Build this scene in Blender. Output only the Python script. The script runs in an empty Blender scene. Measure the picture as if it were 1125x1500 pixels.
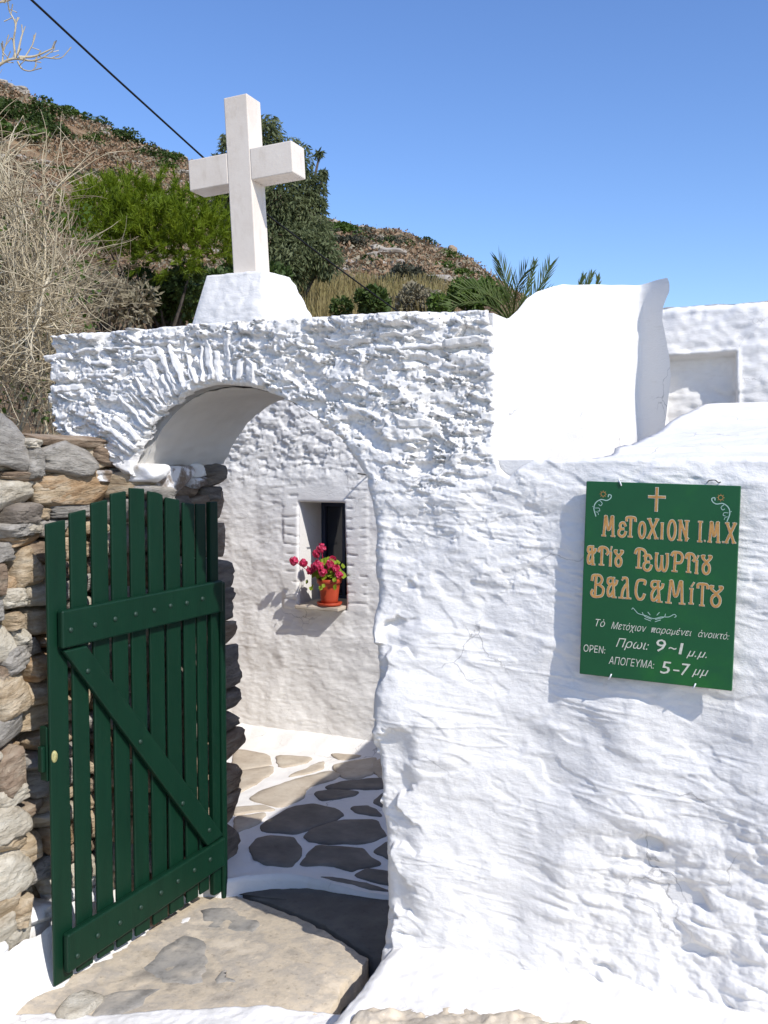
import bpy, math, random
import numpy as np
from mathutils import Vector, Matrix
random.seed(7)
R = math.radians
S = bpy.context.scene
COL = S.collection

# ------------------------------------------------------------------ camera, sky, sun, exposure
EYE = 1.6
YAW = R(25)
cam = bpy.data.cameras.new('camera')
cam.lens = 34.99; cam.sensor_width = 36; cam.clip_start = 0.05; cam.clip_end = 6000
cam_o = bpy.data.objects.new('camera', cam); COL.objects.link(cam_o)
cam_o.location = (0, 0, EYE); cam_o.rotation_euler = (R(90 - 3.14), 0, YAW)
S.camera = cam_o
SUN = Vector((.90, -.432, .90)).normalized()          # towards the sun
EL = math.asin(SUN.z); AZ = math.atan2(SUN.x, SUN.y)
w = bpy.data.worlds.new('World'); S.world = w; w.use_nodes = True
nt = w.node_tree; bg = nt.nodes['Background']
sky = nt.nodes.new('ShaderNodeTexSky'); sky.sky_type = 'NISHITA'; sky.sun_disc = False
sky.sun_elevation = EL; sky.sun_rotation = AZ; sky.altitude = 100
sky.air_density = 1.0; sky.dust_density = 0.45; sky.ozone_density = 5.0
hs_ = nt.nodes.new('ShaderNodeHueSaturation'); hs_.inputs['Saturation'].default_value = 1.10; hs_.inputs['Hue'].default_value = .509
nt.links.new(sky.outputs[0], hs_.inputs['Color']); nt.links.new(hs_.outputs[0], bg.inputs[0]); bg.inputs[1].default_value = 0.165
sun = bpy.data.lights.new('sun', 'SUN'); sun.energy = 3.75; sun.angle = R(.53); sun.color = (1, .972, .93)
sun_o = bpy.data.objects.new('sun', sun); COL.objects.link(sun_o)
sun_o.rotation_euler = SUN.to_track_quat('Z', 'Y').to_euler(); sun_o.location = (8, -4, 9)
S.view_settings.view_transform = 'Standard'; S.view_settings.look = 'None'
S.view_settings.exposure = 0.26; S.view_settings.gamma = 1
S.view_settings.use_curve_mapping = False

# ------------------------------------------------------------------ helpers
def tag(o, label=None, cat=None, group=None, kind=None):
    if label: o['label'] = label
    if cat: o['category'] = cat
    if group: o['group'] = group
    if kind: o['kind'] = kind
    return o
def empty(name, loc=(0, 0, 0), rot=(0, 0, 0)):
    o = bpy.data.objects.new(name, None); COL.objects.link(o)
    o.location = loc; o.rotation_euler = rot; o.empty_display_size = .1
    return o
def link(name, me, parent=None, loc=None, rot=None):
    o = bpy.data.objects.new(name, me); COL.objects.link(o)
    if loc is not None: o.location = loc
    if rot is not None: o.rotation_euler = rot
    if parent: o.parent = parent
    return o
def mk(name, V, F, mat, smooth=True):
    me = bpy.data.meshes.new(name); me.from_pydata([tuple(map(float, v)) for v in V], [], F); me.materials.append(mat)
    if smooth: me.polygons.foreach_set('use_smooth', [True] * len(me.polygons))
    me.update(); return me
def fast(name, V, F, mat, smooth=True):
    """V (n,3) float array, F (m,k) int array"""
    V = np.asarray(V, np.float32); F = np.asarray(F, np.int32)
    me = bpy.data.meshes.new(name); n, k = F.shape
    me.vertices.add(len(V)); me.vertices.foreach_set('co', V.ravel())
    me.loops.add(n * k); me.loops.foreach_set('vertex_index', F.ravel())
    me.polygons.add(n); me.polygons.foreach_set('loop_start', np.arange(0, n * k, k, dtype=np.int32))
    me.polygons.foreach_set('loop_total', np.full(n, k, np.int32))
    me.polygons.foreach_set('use_smooth', np.full(n, smooth, bool))
    me.update(calc_edges=True); me.materials.append(mat); return me
def grid_mesh(name, Pm, mat, keep=None, smooth=True, flip=False):
    n, m = Pm.shape[:2]
    idx = np.arange(n * m).reshape(n, m)
    q = np.stack([idx[:-1, :-1], idx[1:, :-1], idx[1:, 1:], idx[:-1, 1:]], -1)
    if flip: q = q[..., ::-1]
    q = q.reshape(-1, 4) if keep is None else q[keep]
    V = Pm.reshape(-1, 3)
    used = np.zeros(len(V), bool); used[q.ravel()] = True
    re = np.cumsum(used) - 1
    return fast(name, V[used], re[q], mat, smooth)
class MB:
    def __init__(s): s.v = []; s.f = []
    def box(s, x0, x1, y0, y1, z0, z1, M=None):
        b = len(s.v); c = [(x, y, z) for x in (x0, x1) for y in (y0, y1) for z in (z0, z1)]
        s.v += [tuple(M @ Vector(p)) for p in c] if M else c
        s.f += [tuple(b + i for i in f) for f in ((0, 1, 3, 2), (4, 6, 7, 5), (0, 4, 5, 1), (2, 3, 7, 6), (0, 2, 6, 4), (1, 5, 7, 3))]
    def hexa(s, c):
        b = len(s.v); s.v += [tuple(p) for p in c]
        s.f += [tuple(b + i for i in f) for f in ((0, 1, 3, 2), (4, 6, 7, 5), (0, 4, 5, 1), (2, 3, 7, 6), (0, 2, 6, 4), (1, 5, 7, 3))]
    def tube(s, pts, rad, n=6, caps=True):
        pts = [Vector(p) for p in pts]
        if not hasattr(rad, '__len__'): rad = [rad] * len(pts)
        b = len(s.v); u = None
        for i, p in enumerate(pts):
            t = (pts[min(i + 1, len(pts) - 1)] - pts[max(i - 1, 0)])
            t = t.normalized() if t.length > 1e-9 else Vector((0, 0, 1))
            if u is None: u = t.orthogonal().normalized()
            u = (u - t * u.dot(t)); u = u.normalized() if u.length > 1e-6 else t.orthogonal().normalized()
            v = t.cross(u)
            for k in range(n):
                a = 2 * math.pi * k / n
                s.v.append(tuple(p + (u * math.cos(a) + v * math.sin(a)) * rad[i]))
        for i in range(len(pts) - 1):
            for k in range(n):
                k2 = (k + 1) % n; o = b + i * n
                s.f.append((o + k, o + k2, o + n + k2, o + n + k))
        if caps:
            s.f.append(tuple(b + k for k in reversed(range(n)))); e = b + (len(pts) - 1) * n
            s.f.append(tuple(e + k for k in range(n)))
    def lathe(s, prof, c=(0, 0, 0), n=20):
        b = len(s.v)
        for r, z in prof:
            for k in range(n):
                a = 2 * math.pi * k / n; s.v.append((c[0] + r * math.cos(a), c[1] + r * math.sin(a), c[2] + z))
        for i in range(len(prof) - 1):
            for k in range(n):
                k2 = (k + 1) % n; o = b + i * n
                s.f.append((o + k, o + k2, o + n + k2, o + n + k))
        s.f.append(tuple(b + k for k in reversed(range(n)))); e = b + (len(prof) - 1) * n
        s.f.append(tuple(e + k for k in range(n)))
    def obj(s, name, mat, parent=None, smooth=False, bevel=0, loc=None, rot=None):
        o = link(name, mk(name, s.v, s.f, mat, smooth), parent, loc, rot)
        if bevel:
            m = o.modifiers.new('bevel', 'BEVEL'); m.width = bevel; m.segments = 2; m.limit_method = 'ANGLE'
        return o
# --- noise in numpy
def _h(ix, iy, seed):
    n = (ix.astype(np.int64) * 374761393 + iy.astype(np.int64) * 668265263 + seed * 1442695041) & 0xffffffff
    n = ((n ^ (n >> 13)) * 1274126177) & 0xffffffff
    n = ((n ^ (n >> 16)) * 2246822519) & 0xffffffff
    n = n ^ (n >> 15)
    return n
def rnd2(ix, iy, seed): return (_h(ix, iy, seed) & 0xffffff) / float(0xffffff)
def gn(x, y, seed=0):
    x = np.asarray(x, float); y = np.asarray(y, float)
    ix = np.floor(x); iy = np.floor(y); fx = x - ix; fy = y - iy
    u = fx ** 3 * (fx * (fx * 6 - 15) + 10); v = fy ** 3 * (fy * (fy * 6 - 15) + 10)
    def g(a, b):
        t = rnd2(ix + a, iy + b, seed) * 2 * np.pi
        return np.cos(t) * (fx - a) + np.sin(t) * (fy - b)
    a = g(0, 0) * (1 - u) + g(1, 0) * u; b = g(0, 1) * (1 - u) + g(1, 1) * u
    return (a * (1 - v) + b * v) * 1.5
def fbm(x, y, seed=0, o=4, gain=.5):
    r = 0; a = 1; f = 1
    for i in range(o):
        r = r + a * gn(x * f, y * f, seed + i * 17); a *= gain; f *= 2.03
    return r
def worley(x, y, seed=0):
    """F1, F2, offset to nearest (dx,dy), cell randoms r1 r2 r3"""
    ix = np.floor(x); iy = np.floor(y)
    f1 = np.full(x.shape, 9.); f2 = np.full(x.shape, 9.)
    dx = np.zeros(x.shape); dy = np.zeros(x.shape); cx = np.zeros(x.shape); cy = np.zeros(x.shape)
    for a in (-1, 0, 1):
        for b in (-1, 0, 1):
            px = ix + a + .1 + .8 * rnd2(ix + a, iy + b, seed); py = iy + b + .1 + .8 * rnd2(ix + a, iy + b, seed + 5)
            ddx = x - px; ddy = y - py; d = np.sqrt(ddx * ddx + ddy * ddy)
            n = d < f1
            f2 = np.where(n, f1, np.minimum(f2, d))
            f1 = np.where(n, d, f1); dx = np.where(n, ddx, dx); dy = np.where(n, ddy, dy)
            cx = np.where(n, ix + a, cx); cy = np.where(n, iy + b, cy)
    return f1, f2, dx, dy, rnd2(cx, cy, seed + 11), rnd2(cx, cy, seed + 12), rnd2(cx, cy, seed + 13)
def ss(a, b, x):
    t = np.clip((x - a) / (b - a), 0, 1); return t * t * (3 - 2 * t)
def seg_dist(x, z, poly):
    """unsigned distance to a closed polygon and inside mask"""
    d = np.full(x.shape, 9.); ins = np.zeros(x.shape, bool); n = len(poly)
    nx = np.zeros(x.shape); nz = np.zeros(x.shape)
    for i in range(n):
        ax, az = poly[i]; bx, bz = poly[(i + 1) % n]
        ex, ez = bx - ax, bz - az; t = np.clip(((x - ax) * ex + (z - az) * ez) / (ex * ex + ez * ez + 1e-12), 0, 1)
        qx = ax + t * ex; qz = az + t * ez; dd = np.hypot(x - qx, z - qz)
        m = dd < d; d = np.where(m, dd, d); nx = np.where(m, qx, nx); nz = np.where(m, qz, nz)
        c = ((az > z) != (bz > z)) & (x < (bx - ax) * (z - az) / ((bz - az) + 1e-12) + ax)
        ins ^= c
    return d, ins, nx, nz
def bez(*p, n=8):
    """smooth curve through the points"""
    p = [Vector(q) for q in p]; out = []
    for i in range(len(p) - 1):
        p0 = p[max(i - 1, 0)]; p1 = p[i]; p2 = p[i + 1]; p3 = p[min(i + 2, len(p) - 1)]
        for k in range(n):
            t = k / n
            out.append(.5 * ((2 * p1) + (-p0 + p2) * t + (2 * p0 - 5 * p1 + 4 * p2 - p3) * t * t + (-p0 + 3 * p1 - 3 * p2 + p3) * t ** 3))
    out.append(p[-1]); return out

# ------------------------------------------------------------------ materials
def mat(name, col, rough=.8, spec=.3, noise=None, bump=None, coat=0, trans=0):
    """noise = list of (scale, [(pos, colour)...], factor mix); bump = (scale, strength, distance)"""
    m = bpy.data.materials.new(name); m.use_nodes = True; n = m.node_tree; p = n.nodes['Principled BSDF']
    p.inputs['Base Color'].default_value = (*col, 1); p.inputs['Roughness'].default_value = rough
    p.inputs['Specular IOR Level'].default_value = spec; p.inputs['Coat Weight'].default_value = coat
    tc = n.nodes.new('ShaderNodeTexCoord'); oi = n.nodes.new('ShaderNodeObjectInfo')
    mp = n.nodes.new('ShaderNodeVectorMath'); mp.operation = 'ADD'
    sc = n.nodes.new('ShaderNodeVectorMath'); sc.operation = 'SCALE'; sc.inputs['Scale'].default_value = 37.
    cmb = n.nodes.new('ShaderNodeCombineXYZ')
    for i in range(3): n.links.new(oi.outputs['Random'], cmb.inputs[i])
    n.links.new(cmb.outputs[0], sc.inputs[0])
    n.links.new(tc.outputs['Object'], mp.inputs[0]); n.links.new(sc.outputs[0], mp.inputs[1])
    prev = None
    for (scale, ramp, fac, stretch) in (noise or []):
        vm = n.nodes.new('ShaderNodeVectorMath'); vm.operation = 'MULTIPLY'; vm.inputs[1].default_value = stretch
        n.links.new(mp.outputs[0], vm.inputs[0])
        t = n.nodes.new('ShaderNodeTexNoise'); t.inputs['Scale'].default_value = scale; t.inputs['Detail'].default_value = 6
        t.inputs['Roughness'].default_value = .62
        n.links.new(vm.outputs[0], t.inputs['Vector'])
        r = n.nodes.new('ShaderNodeValToRGB'); e = r.color_ramp.elements
        while len(e) > 1: e.remove(e[-1])
        e[0].position = ramp[0][0]; e[0].color = (*ramp[0][1], 1)
        for pos, c in ramp[1:]:
            q = e.new(pos); q.color = (*c, 1)
        n.links.new(t.outputs['Fac'], r.inputs[0])
        if prev is None: prev = r.outputs[0]
        else:
            mx = n.nodes.new('ShaderNodeMix'); mx.data_type = 'RGBA'; mx.blend_type = 'MULTIPLY' if fac < 0 else 'MIX'
            mx.inputs['Factor'].default_value = abs(fac)
            n.links.new(prev, mx.inputs['A']); n.links.new(r.outputs[0], mx.inputs['B']); prev = mx.outputs['Result']
    if prev is not None: n.links.new(prev, p.inputs['Base Color'])
    nb = None
    for (scale, strength, dist, stretch) in (bump or []):
        vm = n.nodes.new('ShaderNodeVectorMath'); vm.operation = 'MULTIPLY'; vm.inputs[1].default_value = stretch
        n.links.new(mp.outputs[0], vm.inputs[0])
        t = n.nodes.new('ShaderNodeTexNoise'); t.inputs['Scale'].default_value = scale; t.inputs['Detail'].default_value = 8
        t.inputs['Roughness'].default_value = .65
        n.links.new(vm.outputs[0], t.inputs['Vector'])
        b = n.nodes.new('ShaderNodeBump'); b.inputs['Strength'].default_value = strength; b.inputs['Distance'].default_value = dist
        n.links.new(t.outputs['Fac'], b.inputs['Height'])
        if nb: n.links.new(nb.outputs[0], b.inputs['Normal'])
        nb = b
    if nb: n.links.new(nb.outputs[0], p.inputs['Normal'])
    if trans:
        tr = n.nodes.new('ShaderNodeBsdfTranslucent'); ms = n.nodes.new('ShaderNodeMixShader'); ms.inputs[0].default_value = trans
        if prev is not None: n.links.new(prev, tr.inputs[0])
        else: tr.inputs[0].default_value = (*col, 1)
        out = n.nodes['Material Output']
        n.links.new(p.outputs[0], ms.inputs[1]); n.links.new(tr.outputs[0], ms.inputs[2]); n.links.new(ms.outputs[0], out.inputs['Surface'])
    return m
I3 = (1, 1, 1)
M = {}
M['white'] = mat('whitewash', (.8, .8, .8), .92, .15,
    [(3.0, [(.0, (.77, .738, .69)), (.42, (.815, .784, .735)), (1, (.84, .81, .765))], 1, I3),
     (1.3, [(.30, (.93, .93, .935)), (.48, (1, 1, 1)), (1, (1, 1, 1))], -.8, (1, 1, .6)),
     (11., [(.28, (.88, .87, .85)), (.42, (1, 1, 1)), (1, (1, 1, 1))], -.6, (1, 1, 3)),
     (34., [(.0, (.62, .58, .52)), (.26, (.90, .88, .85)), (.32, (1, 1, 1)), (1, (1, 1, 1))], -.9, I3)],
    [(48, .40, .006, (1, 1, 2.2)), (150, .45, .0030, I3), (420, .35, .0012, I3)])
def cracks(m, scale, width, amt):
    n = m.node_tree; p = n.nodes['Principled BSDF']; src = p.inputs['Base Color'].links[0].from_socket
    tc = n.nodes.new('ShaderNodeTexCoord'); no = n.nodes.new('ShaderNodeTexNoise'); no.inputs['Scale'].default_value = 9; no.inputs['Detail'].default_value = 5
    mx = n.nodes.new('ShaderNodeMix'); mx.data_type = 'RGBA'; mx.blend_type = 'LINEAR_LIGHT'; mx.inputs['Factor'].default_value = .06
    n.links.new(tc.outputs['Object'], no.inputs['Vector']); n.links.new(tc.outputs['Object'], mx.inputs['A']); n.links.new(no.outputs['Color'], mx.inputs['B'])
    vo = n.nodes.new('ShaderNodeTexVoronoi'); vo.feature = 'DISTANCE_TO_EDGE'; vo.inputs['Scale'].default_value = scale; n.links.new(mx.outputs['Result'], vo.inputs['Vector'])
    r = n.nodes.new('ShaderNodeMapRange'); r.inputs['From Min'].default_value = 0; r.inputs['From Max'].default_value = width; r.inputs['To Min'].default_value = 1; r.inputs['To Max'].default_value = 0
    n.links.new(vo.outputs['Distance'], r.inputs['Value'])
    k = n.nodes.new('ShaderNodeTexNoise'); k.inputs['Scale'].default_value = 3.1; n.links.new(tc.outputs['Object'], k.inputs['Vector'])
    kr = n.nodes.new('ShaderNodeMapRange'); kr.inputs['From Min'].default_value = .55; kr.inputs['From Max'].default_value = .66; kr.inputs['To Max'].default_value = amt; n.links.new(k.outputs['Fac'], kr.inputs['Value'])
    mu = n.nodes.new('ShaderNodeMath'); mu.operation = 'MULTIPLY'; n.links.new(r.outputs[0], mu.inputs[0]); n.links.new(kr.outputs[0], mu.inputs[1])
    m2 = n.nodes.new('ShaderNodeMix'); m2.data_type = 'RGBA'; m2.inputs['B'].default_value = (.33, .31, .29, 1); n.links.new(mu.outputs[0], m2.inputs['Factor']); n.links.new(src, m2.inputs['A']); n.links.new(m2.outputs['Result'], p.inputs['Base Color'])
cracks(M['white'], 4.2, .012, .75)
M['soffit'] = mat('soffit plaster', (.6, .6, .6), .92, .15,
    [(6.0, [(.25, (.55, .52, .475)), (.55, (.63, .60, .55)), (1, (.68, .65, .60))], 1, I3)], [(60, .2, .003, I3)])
M['marble'] = mat('cross marble', (.7, .66, .6), .6, .3,
    [(5, [(.3, (.64, .55, .455)), (.5, (.72, .635, .535)), (.75, (.77, .69, .59))], 1, I3),
     (14, [(.3, (.86, .84, .81)), (.46, (1, 1, 1)), (1, (1, 1, 1))], -.7, (2.5, 2.5, .8)), (60, [(.0, (.6, .55, .5)), (.32, (1, 1, 1)), (1, (1, 1, 1))], -.7, I3)], [(90, .2, .003, I3)])
ST = (1, 1, 4.5)
def stone_mat(name, dark, mid, light, lichen=(.62, .6, .55), st=ST, lp=.68):
    return mat(name, mid, .9, .2,
        [(9, [(.25, dark), (.48, mid), (.72, light)], 1, st),
         (5, [(.0, (.62, .62, .62)), (.5, (1, 1, 1)), (1, (1.0, .97, .92))], -.8, I3),
         (48, [(.0, (.45, .43, .4)), (.36, (.9, .9, .9)), (.55, (1, 1, 1)), (1, (1.0, 1.0, 1.0))], -.8, I3)],
        [(14, 1.0, .022, st), (60, .8, .006, (1, 1, 2))])
M['grey_stone'] = stone_mat('grey schist', (.19, .17, .145), (.37, .34, .295), (.54, .50, .44))
M['dark_stone'] = stone_mat('dark schist', (.11, .09, .07), (.22, .185, .15), (.35, .30, .24))
M['tan_stone'] = stone_mat('tan schist', (.28, .19, .105), (.52, .40, .26), (.68, .58, .43))
M['orange_stone'] = stone_mat('rusty schist', (.24, .14, .07), (.45, .30, .17), (.58, .47, .33))
M['brown_stone'] = stone_mat('brown schist', (.15, .105, .07), (.31, .225, .155), (.47, .385, .285))
M['pale_stone'] = stone_mat('pale limestone', (.34, .28, .20), (.54, .48, .375), (.68, .63, .52), st=(1, 1, 2.5))
M['painted_stone'] = mat('limewashed stone', (.78, .77, .75), .9, .15,
    [(9, [(.28, (.45, .38, .29)), (.38, (.74, .72, .68)), (.6, (.80, .79, .78))], 1, I3)], [(40, .6, .006, I3), (150, .4, .003, I3)])
M['part_painted'] = mat('half limewashed stone', (.6, .58, .55), .9, .15,
    [(10, [(.40, (.20, .15, .11)), (.47, (.36, .32, .29)), (.51, (.74, .73, .73)), (.8, (.78, .78, .79))], 1, I3)], [(30, .6, .008, I3)])
M['flag'] = mat('flagstone', (.5, .43, .35), .85, .2,
    [(7, [(.25, (.38, .31, .235)), (.5, (.50, .425, .33)), (.72, (.60, .53, .425))], 1, I3),
     (50, [(.2, (.7, .68, .66)), (.45, (1, 1, 1)), (1, (1, 1, 1))], -.7, I3)], [(30, .3, .006, I3), (150, .3, .002, I3)])
M['slab'] = mat('worn sandy slab', (.45, .37, .28), .9, .2,
    [(4, [(.28, (.27, .235, .19)), (.38, (.42, .36, .28)), (.46, (.60, .50, .365)), (.54, (.46, .40, .32)), (.60, (.63, .53, .395)), (.72, (.72, .62, .485))], 1, I3),
     (17, [(.25, (.62, .60, .58)), (.45, (1, 1, 1)), (1, (1, 1, 1))], -.7, I3),
     (60, [(.25, (.55, .52, .5)), (.42, (1, 1, 1)), (.64, (1, 1, 1)), (.70, (1.3, 1.3, 1.28))], -.85, I3)], [(14, .5, .012, I3), (90, .5, .003, I3)])
M['grey_slab'] = mat('grey slab', (.3, .29, .27), .9, .2,
    [(6, [(.25, (.23, .215, .19)), (.45, (.33, .305, .265)), (.56, (.42, .375, .31)), (.66, (.60, .51, .39))], 1, I3),
     (24, [(.3, (.70, .69, .67)), (.5, (1, 1, 1)), (.70, (1, 1, 1)), (.74, (1.5, 1.5, 1.45))], -.8, I3)], [(20, .5, .008, I3), (110, .5, .003, I3)])
M['shaded_slab'] = mat('shade-darkened slab', (.13, .13, .13), .85, .25,  # threshold stone with shade put into its colour
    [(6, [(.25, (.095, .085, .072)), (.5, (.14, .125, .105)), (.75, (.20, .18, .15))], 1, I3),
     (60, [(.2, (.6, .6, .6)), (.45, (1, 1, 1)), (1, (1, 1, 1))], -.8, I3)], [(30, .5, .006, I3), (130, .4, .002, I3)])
M['flag_shaded'] = mat('shade-darkened flagstone', (.16, .15, .14), .85, .25,  # shaded copy of the flagstone colour
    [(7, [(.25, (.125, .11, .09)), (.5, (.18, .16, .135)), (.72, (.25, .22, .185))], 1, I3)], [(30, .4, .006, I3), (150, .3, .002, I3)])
M['green'] = mat('green gate paint', (.003, .025, .012), .45, .28,
    [(5, [(.3, (.0022, .0215, .0100)), (.7, (.0034, .029, .0135))], 1, (6, 6, .7)),
     (90, [(.0, (.35, .4, .35)), (.2, (1, 1, 1)), (.79, (1, 1, 1)), (.84, (3.5, 2.2, 2.4))], -1, I3)], [(45, .25, .003, (5, 5, .5)), (160, .15, .001, I3)])
M['board'] = mat('green sign board', (.01, .1, .04), .33, .4,
    [(3.5, [(.3, (.008, .072, .026)), (.55, (.010, .088, .029)), (.75, (.018, .14, .022))], 1, I3)], [(30, .08, .002, I3)])
M['ochre'] = mat('ochre lettering', (.42, .19, .05), .5, .3, [(60, [(.3, (.40, .19, .05)), (.7, (.54, .30, .10))], 1, I3)])
M['cream'] = mat('cream lettering', (.62, .60, .48), .5, .3, [(70, [(.3, (.45, .46, .36)), (.7, (.68, .66, .55))], 1, I3)])
M['mint'] = mat('mint scrollwork', (.35, .5, .42), .5, .3)
M['metal'] = mat('white metal clip', (.75, .75, .74), .35, .5)
M['steel'] = mat('bolt metal', (.02, .045, .03), .45, .4)
M['brass'] = mat('old brass', (.42, .38, .14), .45, .5, [(200, [(.3, (.2, .19, .08)), (.6, (.48, .44, .18))], 1, I3)])
M['terracotta'] = mat('red plastic pot', (.46, .06, .025), .45, .35, [(20, [(.3, (.38, .05, .02)), (.7, (.5, .075, .03))], 1, I3)])
M['soil'] = mat('potting soil', (.03, .02, .015), .95)
M['glass'] = mat('dark window glass', (.008, .012, .022), .08, .5)
M['frame'] = mat('dark blue window frame', (.03, .04, .07), .5, .3)
M['dark'] = mat('dark interior', (.012, .013, .018), .9)
M['cable'] = mat('black cable', (.008, .008, .008), .5)
M['iron'] = mat('iron rod', (.05, .045, .04), .6)
M['earth'] = mat('dry earth', (.25, .17, .1), .95, .1, [(4, [(.3, (.14, .095, .055)), (.5, (.25, .18, .11)), (.75, (.36, .29, .2))], 1, I3)], [(25, .8, .03, I3)])
M['lane'] = mat('concrete lane', (.36, .35, .33), .9, .2, [(6, [(.3, (.28, .27, .25)), (.7, (.42, .40, .37))], 1, I3)], [(60, .4, .004, I3)])
M['hill'] = mat('dry hillside', (.2, .13, .08), .95, .1,
    [(.16, [(.30, (.14, .11, .06)), (.45, (.24, .155, .09)), (.58, (.29, .20, .12)), (.75, (.40, .33, .24))], 1, I3),
     (1.6, [(.25, (.45, .42, .4)), (.5, (1, 1, 1)), (.75, (1.15, 1.1, 1.0))], -.9, I3)], [(1.2, 1, .5, I3)])
M['hillrock'] = mat('hill rock', (.36, .32, .26), .95, .1, [(3, [(.3, (.24, .20, .16)), (.7, (.44, .40, .34))], 1, I3)])
def leaf(name, a, b, c, trans=.25, sc=3.):
    return mat(name, b, .6, .3, [(sc, [(.25, a), (.5, b), (.75, c)], 1, I3)], None, 0, trans)
M['pine'] = leaf('pine needles', (.09, .14, .006), (.16, .225, .010), (.25, .31, .02), .4, 4)
M['olive'] = leaf('dusty tree leaves', (.065, .085, .032), (.15, .175, .075), (.25, .27, .14), .4, 1.5)
M['bush'] = leaf('dark shrub leaves', (.028, .052, .010), (.052, .085, .016), (.085, .12, .028), .2, 1.)
M['greybush'] = leaf('grey green shrub leaves', (.045, .05, .03), (.08, .082, .052), (.12, .12, .08), .15, 1.)
M['greenbush'] = leaf('fresh green shrub leaves', (.04, .08, .012), (.075, .125, .018), (.12, .175, .03), .25, 2.)
M['scrub'] = leaf('rusty scrub', (.17, .105, .055), (.29, .18, .10), (.36, .27, .17), .1, .4)
M['scrubgrey'] = leaf('grey scrub', (.13, .14, .06), (.26, .22, .145), (.32, .28, .20), .1, .4)
M['straw'] = leaf('dry grass', (.20, .15, .055), (.30, .235, .095), (.30, .28, .10), .3, 2.)
M['palm'] = leaf('palm leaf', (.04, .065, .014), (.085, .12, .028), (.16, .18, .06), .3, 6.)
M['twig'] = mat('grey dry twig', (.36, .30, .22), .9, .1, [(9, [(.3, (.30, .235, .145)), (.5, (.48, .40, .265)), (.7, (.62, .54, .39))], 1, I3)])
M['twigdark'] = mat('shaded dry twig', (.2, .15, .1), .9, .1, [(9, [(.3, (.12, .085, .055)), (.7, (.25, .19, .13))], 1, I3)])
M['wood'] = mat('branch bark', (.08, .065, .05), .9, .1, [(20, [(.3, (.045, .035, .027)), (.7, (.12, .10, .08))], 1, (1, 1, .3))])
M['geranium'] = leaf('geranium leaf', (.13, .22, .012), (.24, .34, .02), (.40, .45, .04), .35, 60)
M['petal'] = mat('geranium petals', (.62, .03, .10), .6, .2, [(130, [(.3, (.55, .012, .035)), (.55, (.68, .06, .16)), (.7, (.80, .32, .42))], 1, I3)], None, 0, .3)

# ------------------------------------------------------------------ ground, lane
Y0 = 2.75
g = link('ground', mk('ground', [(-2500, -2500, -.14), (2500, -2500, -.14), (2500, 2500, -.14), (-2500, 2500, -.14)], [(0, 1, 2, 3)], M['earth'])); tag(g, kind='structure')
nx, ny = 60, 40
gx, gy = np.meshgrid(np.linspace(-3.2, 3.5, nx), np.linspace(-3, 2.5, ny), indexing='ij')
gz = -.10 + .006 * fbm(gx * 1.5, gy * 1.5, 3)
o = link('lane', grid_mesh('lane', np.stack([gx, gy, gz], -1), M['lane'])); tag(o, kind='structure')

# ------------------------------------------------------------------ the gateway wall
OPEN = [(-2.19, -.3), (-2.19, .5), (-2.195, 1.5), (-2.206, 1.577), (-2.180, 1.62), (-2.149, 1.67), (-2.10, 1.726), (-2.048, 1.770), (-1.99, 1.803), (-1.937, 1.822), (-1.875, 1.832),
        (-1.816, 1.834), (-1.745, 1.827), (-1.674, 1.809), (-1.62, 1.787), (-1.574, 1.761), (-1.52, 1.728), (-1.476, 1.694), (-1.42, 1.645), (-1.381, 1.6), (-1.334, 1.538),
        (-1.318, 1.454), (-1.314, 1.30), (-1.307, 1.117), (-1.300, .9), (-1.296, .734), (-1.272, .60), (-1.266, .45), (-1.270, .3), (-1.268, .09), (-1.268, -.3)]
OUT = [(-2.0, -.3), (-2.0, 1.5), (-2.20, 1.53), (-2.40, 1.62), (-2.575, 1.69), (-2.578, 2.03), (-1.8, 2.035), (-.95, 2.024), (-.935, 1.96), (-.935, 1.62), (-.915, 1.565), (-.885, 1.545), (-.85, 1.575), (-.815, 1.594), (-.4, 1.598), (.75, 1.603), (.75, -.3)]
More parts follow.
